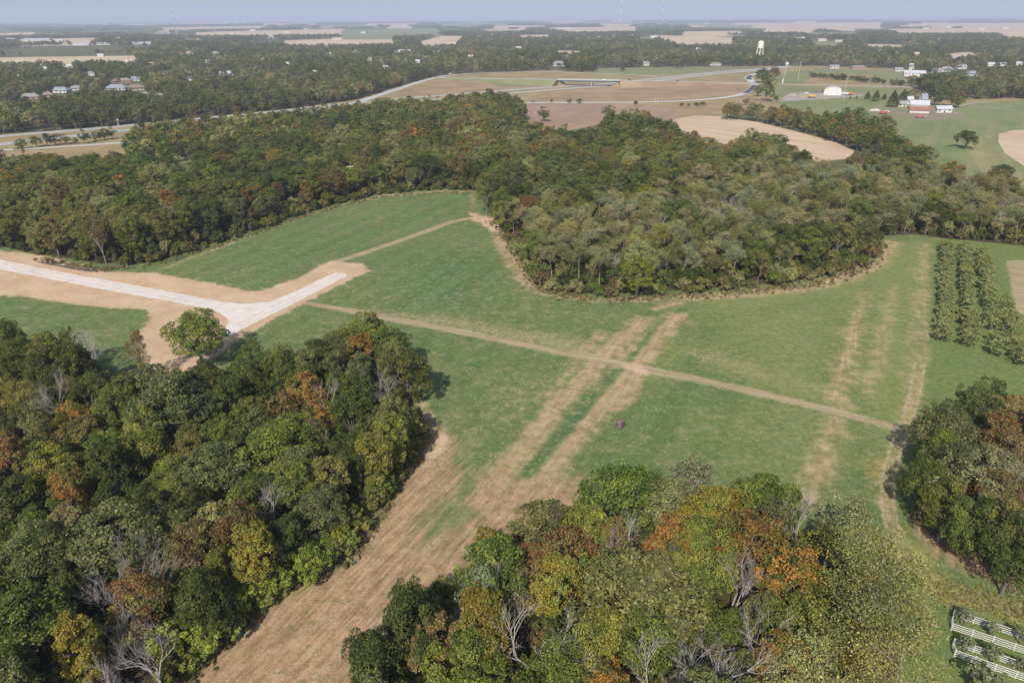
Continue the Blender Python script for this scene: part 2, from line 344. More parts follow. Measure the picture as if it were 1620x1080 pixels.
brown = mx(area([(690, 690), (640, 740), (560, 870), (440, 938), (270, 1085), (150, 1250), (520, 1250), (560, 1080), (640, 985), (730, 940), (745, 890), (830, 860), (925, 820), (918, 755), (880, 752), (830, 768), (776, 742), (735, 752), (712, 700)], 14),
           .80 * strip([(1440, 815), (1470, 848), (1520, 880), (1600, 918), (1700, 950)], [1, 2.5, 3, 3, 3], 6))
brown = brown * (1 - .62 * strip([(740, 770), (715, 810), (670, 860)], [3, 6, 3], 8))
lush = mx(strip([(1030, 525), (985, 575), (940, 625), (880, 695), (835, 745)], 1.3, 2.4), strip([(1125, 505), (1000, 640), (930, 720)], 1.0, 3) * 0,
          strip([(990, 515), (940, 560), (905, 605)], 1.2, 2.5), strip([(1395, 470), (1375, 540), (1350, 640)], 2.6, 3), strip([(1440, 460), (1420, 560), (1405, 625)], 2.4, 3),
          strip([(420, 428), (560, 372), (700, 325)], 1.2, 3), area([(600, 445), (700, 390), (790, 400), (800, 450), (780, 500), (640, 480)], 30) * .8)
bright = mx(strip([(395, 452), (500, 405), (600, 365), (690, 335)], 3.4, 2.5), strip([(560, 352), (650, 325), (735, 308)], 4.0, 5) * .7)
yellow = mx(area([(1360, 385), (1475, 380), (1474, 600), (1460, 690), (1405, 790), (1385, 720), (1345, 620), (1360, 470)], 22), .66 * area([(1080, 480), (1380, 440), (1380, 700), (1300, 800), (1100, 780), (1150, 640)], 40), area([(1100, 470), (1380, 425), (1400, 470), (1330, 480), (1120, 505)], 16) * .75,
            .62 * strip([(1060, 520), (1070, 560), (1020, 600)], 5, 10), .66 * strip([(1140, 510), (1250, 500)], 3, 12), .64 * area([(1080, 660), (1180, 640), (1160, 720), (1090, 720)], 16), .62 * strip([(690, 620), (690, 560)], 2, 6))
mown = mx(area([(1474, 380), (1760, 380), (1800, 640), (1470, 680), (1462, 600)], 8), area([(1420, 800), (1470, 900), (1700, 980), (1800, 1300), (1380, 1300), (1420, 1000)], 12))
gold = mx(strip([(1465, 925), (1500, 938), (1560, 952), (1640, 975)], [2.0, 2.4, 2.2, 2.0], 4), .5 * strip([(1450, 870), (1480, 900)], 3, 5), .6 * strip([(1392, 730), (1380, 770)], 2, 5))
thin = mx(strip([(560, 490), (700, 508), (850, 536), (960, 556)], [3, 5, 6, 6], 10), strip([(1110, 560), (1200, 590), (1310, 620)], [5, 6, 5], 10), .8 * area([(690, 690), (780, 742), (880, 752), (920, 740), (800, 700), (720, 640), (690, 640)], 20),
          .55 * area([(690, 540), (1000, 590), (850, 740), (700, 700)], 30), .6 * area([(430, 500), (560, 500), (700, 560), (660, 580), (560, 540)], 16), .5 * area([(880, 470), (1100, 480), (1000, 540), (800, 520), (620, 480)], 30), .35 * np.ones(len(XY)))
def ruts(pts, gap, w):
    pl = world_poly(pts); d = np.abs(seg_dist(pl, XY) - gap) ; return ramp(d - w, 1.3)
straw = straw * (1 - .9 * strip([(1048, 505), (1003, 560), (960, 608), (905, 672), (850, 735), (835, 752)], [.9, 1.0, 1.1, 1.1, 1.0, .5], 1.8))
rut = mx(ruts([(1462, 380), (1463, 470), (1458, 560), (1448, 620), (1436, 662), (1416, 712), (1404, 760), (1404, 800), (1416, 850)], 1.0, .42) * np.where(XY[:, 1] > 158, .40, .80), ruts([(1405, 672), (1440, 684), (1468, 694)], .8, .25) * .9)
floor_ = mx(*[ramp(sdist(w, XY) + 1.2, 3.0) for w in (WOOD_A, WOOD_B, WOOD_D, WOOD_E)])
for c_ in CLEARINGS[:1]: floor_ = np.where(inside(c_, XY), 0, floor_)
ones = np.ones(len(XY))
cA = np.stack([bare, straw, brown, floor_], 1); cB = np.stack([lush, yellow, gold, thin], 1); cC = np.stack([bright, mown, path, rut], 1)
rs = np.random.RandomState(4)
nx, ny = len(gx), len(gy)
zz = .022 * np.sin(XY[:, 0] * .05 + 1.3) * np.cos(XY[:, 1] * .041) + .012 * np.sin(XY[:, 0] * .21 + XY[:, 1] * .17)
zz = zz - .12 * floor_ * 0
idx = np.arange(nx * ny).reshape(ny, nx)
quads = np.stack([idx[:-1, :-1].ravel(), idx[:-1, 1:].ravel(), idx[1:, 1:].ravel(), idx[1:, :-1].ravel()], 1)
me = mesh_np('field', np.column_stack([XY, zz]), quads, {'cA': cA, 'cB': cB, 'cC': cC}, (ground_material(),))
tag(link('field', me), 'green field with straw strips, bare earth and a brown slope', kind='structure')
def ground_z(x, y):
    return .022 * math.sin(x * .05 + 1.3) * math.cos(y * .041) + .012 * math.sin(x * .21 + y * .17) if (-225 < x < 225 and 36 < y < 372) else 0.0

ring = []; rings = [0, 40, 120, 300, 700, 1500, 3500, 8000, 16000, 30000]
gv = []; gf = []
for r_ in rings[1:]:
    for k in range(48): gv.append((r_ * math.cos(k * math.pi / 24), r_ * math.sin(k * math.pi / 24) , -.35))
gv.append((0, 0, -.35)); c0 = len(gv) - 1
for k in range(48): gf.append((c0, k, (k + 1) % 48))
for i in range(len(rings) - 2):
    for k in range(48): gf.append((i * 48 + k, (i + 1) * 48 + k, (i + 1) * 48 + (k + 1) % 48, i * 48 + (k + 1) % 48))
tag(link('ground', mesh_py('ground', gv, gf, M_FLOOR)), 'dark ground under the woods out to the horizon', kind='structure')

LAYER = [0]
def sheet(name, pts, mat, label=None, jitter=0.0):
    """a flat piece of land outlined in pixels, each laid a little above the one before"""
    LAYER[0] += 1; z = -.32 + .005 * LAYER[0]
    w = [G(p[0], p[1], 0)[:2] for p in pts]
    if jitter:
        rr = random.Random(len(name) + LAYER[0]); o = []
        for i in range(len(w)):
            a, b = w[i], w[(i + 1) % len(w)]; n = max(1, int(np.hypot(*(b - a)) / (jitter * 5)))
            for k in range(min(n, 40)):
                q = a + (b - a) * k / min(n, 40); o.append(q + np.array([rr.uniform(-1, 1), rr.uniform(-1, 1)]) * jitter)
        w = o
    me = mesh_py(name, [(x, y, z) for x, y in w], [tuple(range(len(w)))], mat)
    if me.polygons[0].normal.z < 0: me.flip_normals()
    return tag(link(name, me), label, kind='structure')
def ribbon_mesh(pl, half, z, sub=1):
    pl = np.array(pl)[:, :2]
    d = np.gradient(pl, axis=0); d /= np.hypot(d[:, 0], d[:, 1])[:, None]; n = np.stack([-d[:, 1], d[:, 0]], 1)
    hv = np.broadcast_to(np.asarray(half, float), (len(pl),))[:, None]; zv = np.broadcast_to(np.asarray(z, float), (len(pl),))
    L = pl + n * hv; R = pl - n * hv
    v = [(*a, zv[i]) for i, a in enumerate(L)] + [(*a, zv[i]) for i, a in enumerate(R)]; k = len(pl)
    return v, [(i, k + i, k + i + 1, i + 1) for i in range(k - 1)]
def smooth(pts, n=6):
    p = np.array(pts, float); o = []
    for i in range(len(p) - 1):
        p0, p1, p2, p3 = p[max(i - 1, 0)], p[i], p[i + 1], p[min(i + 2, len(p) - 1)]
        for t in np.linspace(0, 1, n, endpoint=False):
            o.append(.5 * (2 * p1 + (p2 - p0) * t + (2 * p0 - 5 * p1 + 4 * p2 - p3) * t * t + (3 * p1 - p0 - 3 * p2 + p3) * t ** 3))
    o.append(p[-1]); return np.array(o)
def ribbon(name, pts, half, mat, label=None, z=None, n=5):
    if z is None: LAYER[0] += 1; z = -.32 + .005 * LAYER[0]
    w = smooth([G(*p)[:2] for p in pts], n)
    v, f = ribbon_mesh(w, half, z); o = link(name, mesh_py(name, v, f, mat)); o.data.update()
    if o.data.polygons[0].normal.z < 0: o.data.flip_normals()
    return tag(o, label, kind='structure')
# ------------------------------------------------------------------ open land and roads
M_GRAVEL = None
def road_mat(name, c1, c2, rough=.9, sc=.5):
    m, nt, out = new_mat(name); p = pos(nt)
    a = noise(nt, p, sc, 5, .65); b = noise(nt, p, 4.0, 3, .7); big = noise(nt, p, .05, 3)
    col = mixc(nt, stepn(nt, a, .35, .68), c1, c2); col = mixc(nt, mth(nt, 'MULTIPLY', stepn(nt, b, .5, .75), .4), col, [k * .75 for k in c1])
    col = mixc(nt, mth(nt, 'MULTIPLY', stepn(nt, big, .5, .7), .3), col, [k * .85 for k in c1])
    if sc == .25: col = mixc(nt, mth(nt, 'MULTIPLY', stepn(nt, noise(nt, p, .16, 5, .7), .48, .66), .45), col, (.43, .345, .265))
    surf(nt, out, col, rough, .15, b, .05, .4); return m
M_GRAVEL = road_mat('crushed_limestone', (.52, .46, .41), (.57, .51, .46), sc=.25)
M_CONC = road_mat('concrete_road', (.36, .35, .335), (.44, .425, .41), sc=.1)
M_ASPH = road_mat('new_asphalt', (.055, .055, .062), (.075, .075, .082), sc=.3)
M_OLDASPH = road_mat('old_asphalt', (.29, .285, .275), (.34, .335, .32), sc=.2)
M_WHITE = plain('white_paint', (.64, .64, .63), .12, .8, .55)
M_CONCW = plain('pale_concrete', (.44, .43, .41), .2, .6)
M_DARK = plain('dark_steel', (.05, .05, .055), .3, 1.2, .6)

# the near gravel road: one sheet with uneven edges and a slight crown
gr = [(-140, 382), (0, 411), (100, 431), (200, 449), (290, 466), (340, 476), (385, 481), (425, 478), (470, 460), (505, 443), (531, 431), (548, 433), (547, 438), (515, 455), (470, 478), (420, 503), (366, 530), (352, 536), (362, 508), (356, 500), (340, 492),
      (280, 479), (180, 461), (90, 444), (0, 426), (-140, 400)]
gw = world_poly(gr); rr = random.Random(3); o_ = []
for i in range(len(gw)):
    a, b = gw[i], gw[(i + 1) % len(gw)]; n = max(1, int(np.hypot(*(b - a)) / 1.2))
    for k in range(n):
        q = a + (b - a) * k / n; o_.append((q[0] + rr.gauss(0, .16), q[1] + rr.gauss(0, .16), .07))
me = mesh_py('gravel_road', o_, [tuple(range(len(o_)))], M_GRAVEL)
if me.polygons[0].normal.z < 0: me.flip_normals()
tag(link('gravel_road', me), 'pale crushed limestone road with a spur through bare earth', kind='structure')

M_WORN = road_mat('worn_limestone', (.45, .40, .355), (.55, .495, .45), sc=.35)
for off, pts in ((0, [(-100, 401), (0, 415.5), (100, 435), (200, 453), (290, 469), (360, 481)]), (0, [(-100, 408), (0, 422), (100, 441.5), (200, 459.5), (290, 475), (352, 489)]), (0, [(370, 516), (420, 491), (470, 467), (538, 434)]), (0, [(382, 517), (430, 494), (480, 468), (544, 436)])):
    ribbon('wheel_track', pts, .42, M_WORN, z=.078)
# interchange, verges, pastures (laid from the widest to the smallest)
sheet('verge', [(-260, 262), (0, 213), (180, 199), (300, 187), (450, 173), (560, 158), (650, 131), (700, 119), (860, 111), (945, 112), (1080, 106), (1200, 104), (1290, 104), (1440, 110), (1620, 150), (1900, 170), (1900, 330), (1620, 300), (1480, 262), (1350, 205), (1180, 180),
                (1075, 190), (955, 185), (830, 178), (700, 178), (560, 186), (450, 194), (200, 226), (220, 262), (0, 262)], M_VERGE, 'dry tan grass verges of the interchange')
sheet('rough_grass', [(940, 108), (1080, 106), (1210, 106), (1205, 112), (1080, 116), (1000, 119), (935, 116)], M_PAST2)
sheet('ramp_infield', [(655, 142), (700, 128), (870, 128), (868, 138), (720, 149), (620, 156)], M_LOOP, 'brown grass between road and ramp')
sheet('ramp_infield', [(880, 142), (960, 134), (1000, 130), (1080, 131), (1160, 133), (1180, 140), (1165, 150), (1090, 157), (1000, 160), (840, 158)], M_LOOP, 'brown grass inside the loop ramp')
sheet('green_bank', [(770, 128), (875, 128), (880, 135), (790, 138)], M_PAST2)
sheet('ploughed_field', [(832, 164), (1000, 165), (1060, 168), (1075, 190), (955, 196), (900, 206), (830, 206)], M_BROWN, 'brown ploughed field beside the loop ramp')
sheet('stubble_field', [(1060, 192), (1076, 186), (1100, 182.5), (1140, 184), (1200, 193), (1262, 208), (1320, 224), (1352, 238), (1345, 250), (1290, 256), (1200, 240), (1120, 222), (1070, 210)], M_TAN, 'tan stubble field curving behind the wood', .4)
sheet('rough_grass', [(1200, 135), (1360, 138), (1440, 140), (1440, 160), (1380, 165), (1260, 155), (1195, 150)], M_PAST2)
sheet('pasture', [(1225, 160), (1360, 152), (1430, 160), (1500, 165), (1620, 158), (1800, 160), (1800, 300), (1620, 292), (1560, 300), (1470, 262), (1370, 215), (1300, 190)], M_PAST, 'green pasture around the farmyard')
sheet('mown_meadow', [(1530, 232), (1545, 215), (1565, 212), (1590, 240), (1640, 275), (1700, 330), (1620, 330), (1560, 290), (1530, 262)], M_MEAD, 'mown meadow beside the round tree')
sheet('stubble_field', [(1580, 212), (1600, 206), (1660, 203), (1800, 215), (1800, 300), (1660, 272), (1620, 262), (1590, 242), (1580, 225)], M_TAN, 'tan stubble field behind the meadow', .4)
sheet('meadow', [(1285, 108), (1420, 112), (1435, 122), (1430, 134), (1380, 118), (1290, 116)], M_PAST2)
sheet('rough_grass', [(1205, 122), (1280, 110), (1290, 118), (1270, 132), (1205, 134)], M_PAST2)
sheet('gravel_yard', [(1236, 156), (1250, 147), (1300, 146), (1365, 149), (1362, 153), (1300, 157), (1245, 160)], M_GRAVELYARD, 'gravel storage yard before the white shed')
sheet('farmyard', [(1372, 176), (1385, 168), (1440, 170), (1500, 172), (1520, 178), (1530, 188), (1470, 192), (1420, 186), (1385, 180)], M_FARMYARD, 'bare farmyard with scrap and barns')
sheet('clearing', [(214, 240), (255, 244), (300, 249), (306, 257), (250, 260), (222, 256)], M_PAST)
sheet('clearing', [(90, 236), (205, 224), (222, 240), (120, 252)], M_VERGE)
sheet('clearing', [(1070, 212), (1130, 218), (1165, 250), (1120, 245)], M_PAST2)
sheet('lawn', [(214, 150), (262, 150), (275, 158), (255, 168), (225, 166)], M_LAWN, 'mown lawn among the trees beyond the highway')
sheet('lawn', [(-40, 168), (60, 162), (110, 150), (122, 152), (100, 170), (-40, 180)], M_LAWN)
sheet('concrete_pad', [(216, 146), (238, 145), (240, 147.5), (218, 148)], M_CONCW); sheet('concrete_pad', [(245, 147.5), (263, 147), (264, 150), (247, 150.5)], M_CONCW)

# far fields
FAR_FIELDS = [[(-60, 92), (60, 90), (215, 88), (216, 96), (60, 98), (-60, 100)], [(30, 62), (150, 60), (152, 66), (30, 68)], [(310, 51), (430, 48), (545, 46), (545, 55), (400, 57), (310, 57)],
    [(450, 64), (540, 61), (620, 62), (625, 69), (540, 71), (452, 71)], [(540, 48), (690, 45), (700, 55), (640, 58), (540, 58)], [(664, 66), (700, 57), (735, 57), (722, 70), (668, 73)], [(690, 38), (770, 36), (770, 41), (700, 42)],
    [(866, 44), (1010, 42), (1012, 50), (900, 52)], [(1080, 38), (1240, 36), (1400, 35), (1400, 46), (1260, 46), (1090, 44)], [(1035, 56), (1100, 57), (1160, 60), (1160, 70), (1080, 71), (1050, 62)],
    [(1400, 46), (1640, 44), (1640, 53), (1420, 54)], [(1282, 65), (1335, 66), (1322, 74), (1290, 72)], [(1370, 70), (1425, 71), (1430, 75), (1375, 74)], [(1430, 38), (1640, 36), (1640, 41), (1440, 42)],
    [(500, 40), (600, 38), (600, 42), (500, 43)], [(820, 56), (870, 55), (868, 59), (825, 60)], [(1010, 59), (1040, 59), (1040, 62), (1012, 62)], [(880, 80), (920, 81), (918, 84), (882, 84)],
    [(1080, 50), (1170, 49), (1180, 53), (1080, 55)], [(1580, 53), (1640, 53), (1640, 62), (1590, 60)],
    [(250, 44), (420, 41), (420, 45), (250, 48)], [(760, 47), (830, 46), (830, 50), (770, 51)], [(-40, 54), (60, 51), (60, 55), (-40, 58)], [(1200, 48), (1290, 47), (1290, 51), (1210, 52)], [(1500, 85), (1535, 82), (1545, 86), (1505, 93)], [(860, 36), (1000, 34), (1000, 37), (860, 39)], [(1270, 52), (1360, 51), (1365, 55), (1280, 56)]]
rr = random.Random(11)
for k in range(46):                                            # the patchwork of fields near the horizon
    yy = rr.uniform(31.5, 41); xx = rr.uniform(-150, 1770); ww = rr.uniform(30, 130); hh = rr.uniform(.8, 2.2) * (yy - 26) / 10
    FAR_FIELDS.append([(xx, yy), (xx + ww, yy - ww * .003), (xx + ww * rr.uniform(.8, 1.1), yy + hh), (xx - ww * rr.uniform(0, .1), yy + hh)])
def hull(p):
    p = sorted(map(tuple, p)); o = []
    for seq in (p, p[::-1]):
        h = []
        for q in seq:
            while len(h) > 1 and (h[-1][0] - h[-2][0]) * (q[1] - h[-2][1]) - (h[-1][1] - h[-2][1]) * (q[0] - h[-2][0]) <= 0: h.pop()
            h.append(q)
        o += h[:-1]
    return np.array(o)
FARP = []; FL = [0]
for q in FAR_FIELDS:                                           # each field runs on towards us behind the trees that stand before it
    w = world_poly(q); d = np.hypot(*w.T).mean(); w = hull(np.vstack([w, w * (1 - min(.14, 14.0 / CAM_H))])); FARP.append(w)
    FL[0] += 1; me = mesh_py('far_field', [(x, y, -.31 + .006 * FL[0]) for x, y in w], [tuple(range(len(w)))], M_TANF if rr.random() < .84 else M_PAST2); tag(link('far_field', me), kind='structure')
OPEN = world_poly([(-300, 268), (0, 213), (180, 199), (300, 187), (450, 173), (560, 158), (650, 131), (690, 119), (860, 111), (935, 116), (940, 108), (1080, 105), (1200, 106), (1290, 104), (1430, 108), (1440, 135), (1520, 158), (1620, 156), (1900, 160),
                   (1900, 340), (1620, 320), (1480, 262), (1350, 205), (1180, 180), (1075, 190), (955, 190), (830, 180), (700, 178), (560, 186), (450, 194), (220, 226), (230, 262), (0, 270)])
NEARZONE = world_poly([(-320, 262), (0, 238), (220, 214), (450, 190), (700, 170), (830, 164), (1140, 166), (1900, 160), (1900, 1000), (-320, 1000)])
OPENS = [OPEN, NEARZONE] + FARP + [world_poly([(214, 150), (262, 148), (275, 158), (262, 172), (225, 170)]), world_poly([(-40, 166), (60, 160), (110, 148), (125, 150), (110, 172), (-40, 182)])]

# highway, ramps, frontage road
HW_UP = [(-200, 241), (0, 215.5), (90, 208), (180, 200.5), (300, 188.5), (450, 174.5), (560, 163), (720, 149), (880, 137), (960, 132.5), (1040, 124), (1080, 119.5), (1140, 113.5), (1205, 108.5), (1250, 104)]
HW_LO = [(-200, 254), (0, 228), (90, 218), (180, 208), (300, 195.5), (450, 181), (560, 168.5), (720, 155), (880, 141.5), (970, 134.5), (1040, 127.5), (1080, 122.5), (1140, 116), (1205, 110.5), (1250, 105.5)]
ribbon('highway', HW_UP, 6.0, M_CONC, 'far carriageway of the divided highway', n=8)
ribbon('highway', HW_LO, 6.0, M_CONC, 'near carriageway of the divided highway', n=8)
for nm, pl in (('highway', HW_UP), ('highway', HW_LO)):
    ribbon('highway_lane', pl, 3.9, M_OLDASPH, n=8)
ribbon('frontage_road', [(-120, 249), (0, 237.5), (70, 233.5), (140, 229), (205, 224.5)], 3.2, M_CONCW, 'pale frontage road below the highway')
ribbon('ramp', [(470, 184), (520, 174), (560, 163), (610, 147), (650, 134), (672, 127), (690, 123)], 5.0, M_CONC, 'entry ramp climbing beside the trees')
ribbon('ramp', [(690, 123), (720, 118), (770, 115), (860, 113.5), (960, 116.5), (1040, 121)], 3.6, M_CONC, 'exit ramp behind the overpass')
ribbon('loop_ramp', [(832, 162), (920, 162), (1010, 161.5), (1080, 159.5), (1130, 156), (1165, 151), (1183, 145), (1192, 138), (1193, 132)], 4.4, M_CONCW, 'pale loop ramp curling to the junction')
ribbon('fresh_asphalt', [(1178, 147.5), (1186, 143), (1192, 137.5), (1193.5, 134.5)], 3.4, M_ASPH, 'black new asphalt on the loop ramp')
ribbon('junction_road', [(1192, 131), (1187, 127), (1184, 122.5), (1190, 118.5), (1204, 116.5)], 5.2, M_CONCW, 'pale junction approach')
ribbon('fresh_asphalt', [(1186, 126), (1184.5, 122.5), (1189, 119)], 3.6, M_ASPH, 'black new asphalt on the junction approach')
ribbon('side_road', [(1196, 132.5), (1260, 133.5), (1340, 135.5), (1440, 137.8), (1500, 140)], 4.2, M_CONC, 'straight side road beyond the white shed')
ribbon('farm_track', [(1220, 161), (1300, 156.5), (1370, 151)], 2.6, M_GRAVELYARD)
ribbon('farm_drive', [(1515, 170), (1530, 165), (1560, 162.5), (1620, 165.5), (1750, 172)], 2.4, M_GRAVELYARD, 'gravel farm drive across the pasture')
ribbon('farm_drive', [(1540, 167), (1580, 172), (1610, 175.5)], 1.8, M_GRAVELYARD, 'short gravel drive in the pasture')
ribbon('valley_road', [(1495, 95), (1520, 88), (1560, 83)], 5, M_CONC)

# overpass road on its embankment
ZD = 6.8
ov = [(690, 123, .2), (740, 124, 1.5), (800, 125, 4.0), (860, 125.6, 6.4), (884, 126, ZD), (930, 126.6, ZD), (980, 127.2, ZD), (1010, 127.8, 6.4), (1070, 129, 4.0), (1130, 130.4, 1.5), (1192, 132, .2)]
W3 = np.array([G(*p) for p in ov])
def bank(i0, i1, name, label):
    pl = W3[i0:i1 + 1]; d = np.gradient(pl[:, :2], axis=0); d /= np.hypot(d[:, 0], d[:, 1])[:, None]; n = np.stack([-d[:, 1], d[:, 0]], 1)
    v = []
    for s_, top in ((-1, 0), (-1, 1), (1, 1), (1, 0)):
        for i, p in enumerate(pl):
            w = 6.5 if top else 6.5 + 2.2 * p[2] + .5
            v.append((*(p[:2] + n[i] * w * s_), p[2] - .12 if top else -.4))
    k = len(pl); f = [(j * k + i, j * k + i + 1, (j + 1) * k + i + 1, (j + 1) * k + i) for j in range(3) for i in range(k - 1)]
    f += [(0, k, 2 * k, 3 * k), (k - 1, 4 * k - 1, 3 * k - 1, 2 * k - 1)]
    return tag(link(name, mesh_py(name, v, f, M_PAST2 if i0 == 0 else M_LOOP)), label, kind='structure')
bank(0, 4, 'embankment', 'grassy embankment west of the overpass'); bank(6, 10, 'embankment', 'brown embankment at the loop ramp side of the overpass')
for i0, i1 in ((0, 4), (6, 10)):
    v, f = ribbon_mesh(W3[i0:i1 + 1], 5.5, W3[i0:i1 + 1, 2]); o = link('overpass_road', mesh_py('overpass_road', v, f, M_CONC)); tag(o, kind='structure')
    if o.data.polygons[0].normal.z < 0: o.data.flip_normals()
b0, b1 = W3[4], W3[6]; bl = float(np.hypot(*(b1 - b0)[:2])); ba = math.atan2(b1[1] - b0[1], b1[0] - b0[0])
br = link('overpass_bridge', None, loc=(*((b0 + b1) / 2)[:2], 0), rz=ba)
tag(br, 'long low highway overpass with green girders and column pier', 'bridge')
MB().box((0, 0, ZD - .15), (bl + 2, 11.6, .5)).build('deck', M_CONC, br)
for s_ in (-1, 1):
    MB().box((0, s_ * 5.65, ZD + .42), (bl + 2, .3, .6)).build('parapet', M_OLDASPH, br)
M_GIRD = plain('green_girder', (.045, .10, .10), .2, .5, .5)
for y_ in (-4.6, -1.6, 1.6, 4.6): MB().box((0, y_, ZD - 1.25), (bl, .5, 1.65)).build('girder', M_GIRD, br)
MB().box((4, 0, ZD - 2.5), (1.4, 11, .8)).build('pier_cap', M_CONCW, br)
for k in range(5):
    MB().tube([(4, -4.6 + k * 2.3, -.4), (4, -4.6 + k * 2.3, ZD - 2.8)], .5, 10).build('column', M_CONCW, br)
for s_ in (-1, 1):
    e = bl / 2; MB().add([(s_ * e, -6, ZD - 2.2), (s_ * e, 6, ZD - 2.2), (s_ * (e - 11), 6, -.35), (s_ * (e - 11), -6, -.35), (s_ * (e + .5), -6, -.35), (s_ * (e + .5), 6, -.35)],
        [(0, 1, 2, 3), (0, 3, 4), (1, 5, 2), (3, 2, 5, 4), (0, 4, 5, 1)]).build('abutment', M_LOOP, br)
# ------------------------------------------------------------------ trees
def leaf_material():
    m, nt, out = new_mat('foliage')
    t = nd(nt, 'ShaderNodeAttribute', attribute_name='tint', attribute_type='INSTANCER').outputs['Color']
    t2 = nd(nt, 'ShaderNodeAttribute', attribute_name='tint2', attribute_type='INSTANCER').outputs['Color']
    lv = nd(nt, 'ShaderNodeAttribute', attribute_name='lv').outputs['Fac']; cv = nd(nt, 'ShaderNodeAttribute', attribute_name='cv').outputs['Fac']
    ob = nd(nt, 'ShaderNodeTexCoord').outputs['Object']; r = nd(nt, 'ShaderNodeObjectInfo').outputs['Random']
    sh = nd(nt, 'ShaderNodeVectorMath', {0: ob, 1: nd(nt, 'ShaderNodeCombineXYZ', {0: mth(nt, 'MULTIPLY', r, 97.0), 1: mth(nt, 'MULTIPLY', r, 31.0), 2: 0.0}).outputs[0]}, operation='ADD').outputs[0]
    n = noise(nt, sh, .13, 2)
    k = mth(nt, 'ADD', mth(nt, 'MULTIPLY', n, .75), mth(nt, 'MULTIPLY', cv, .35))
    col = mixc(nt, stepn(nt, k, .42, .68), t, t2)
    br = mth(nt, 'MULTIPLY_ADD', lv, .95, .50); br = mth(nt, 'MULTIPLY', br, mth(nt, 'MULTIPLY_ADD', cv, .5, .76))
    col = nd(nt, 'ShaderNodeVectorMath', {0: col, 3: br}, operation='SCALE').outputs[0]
    d = nd(nt, 'ShaderNodeBsdfPrincipled', {'Base Color': col, 'Roughness': .55, 'Specular IOR Level': .25})
    tc = nd(nt, 'ShaderNodeVectorMath', {0: col, 1: (1.15, 1.25, .6)}, operation='MULTIPLY').outputs[0]
    tr = nd(nt, 'ShaderNodeBsdfTranslucent', {'Color': tc})
    mx_ = nd(nt, 'ShaderNodeMixShader', {0: .34, 1: d.outputs[0], 2: tr.outputs[0]})
    nt.links.new(mx_.outputs[0], out.inputs[0]); return m
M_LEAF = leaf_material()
M_BARK = plain('bark', (.16, .135, .11), .35, 2.0, .95, .1)
M_PALEBARK = plain('pale_bark', (.33, .30, .275), .3, 2.0, .9, .1)
M_TWIG = plain('brown_twigs', (.27, .225, .19), .3, 2.0, .95, .1)

def unit(v): return v / np.maximum(np.linalg.norm(v, axis=-1, keepdims=True), 1e-9)
def leaves(rng, p, out, size, cv):
    """one folded leaf spray per point: a bent diamond facing roughly outwards and up"""
    n = unit(out * .55 + np.array([0, 0, .45]) + rng.normal(size=p.shape) * .55)
    t1 = unit(np.cross(n, rng.normal(size=p.shape))); t2 = np.cross(n, t1); s = size * rng.uniform(.65, 1.35, (len(p), 1))
    q = np.stack([p + t1 * s * .62, p + t2 * s * .42 - n * s * .12, p - t1 * s * .62, p - t2 * s * .42 - n * s * .12], 1)
    lv = np.repeat(rng.uniform(0, 1, len(p)), 4); return q.reshape(-1, 3), lv, np.repeat(cv, 4)
def leaf_mesh(name, parts):
    v = np.concatenate([a[0] for a in parts]); lv = np.concatenate([a[1] for a in parts]); cv = np.concatenate([a[2] for a in parts])
    return mesh_np(name, v, np.arange(len(v)).reshape(-1, 4), {'lv': lv, 'cv': cv}, (M_LEAF,))
def clump_crown(rng, R, H, base, nl, ns, nleaf, leaf, tall=1.0, low=-.35):
    """lobes on an egg, smaller clumps on each lobe, leaf sprays on each clump"""
    d = unit(rng.normal(size=(nl * 6, 3))); d = d[d[:, 2] > low]; keep = [0]
    for i in range(1, len(d)):                              # spread the lobes
        if len(keep) >= nl: break
        if np.min(np.arccos(np.clip(d[keep] @ d[i], -1, 1))) > 1.35 / math.sqrt(nl): keep.append(i)
    d = d[keep]; d = np.vstack([d, [[.05, .02, 1.0]]])
    rad = np.array([R, R, H / 2]) * rng.uniform(.74, 1.18, (len(d), 1))
    rl = R * rng.uniform(.28, .54, len(d)); c = np.array([0, 0, base + H / 2])
    L = c + d * np.maximum(rad - rl[:, None], R * .2)
    P_, O_, C_ = [], [], []
    for i in range(len(d)):
        s = unit(rng.normal(size=(ns * 3, 3)) + d[i] * .75 + np.array([0, 0, .25]))[:ns]
        cen = L[i] + s * rl[i] * rng.uniform(.72, 1.05, (ns, 1)); rs_ = rl[i] * rng.uniform(.30, .46, ns)
        for j in range(ns):
            k = max(8, int(nleaf * (rs_[j] / (.17 * R)) ** 2 * .6))
            q = unit(rng.normal(size=(k, 3)) + s[j] * .5 + np.array([0, 0, .3])); rr_ = rs_[j] * rng.uniform(.45, 1.05, (k, 1)) ** .6
            P_.append(cen[j] + q * rr_ * np.array([1, 1, .78])); O_.append(unit(q * .6 + s[j] * .4 + d[i] * .3)); C_.append(np.full(k, rng.uniform(0, 1)))
    return leaves(rng, np.concatenate(P_), np.concatenate(O_), leaf, np.concatenate(C_)), L
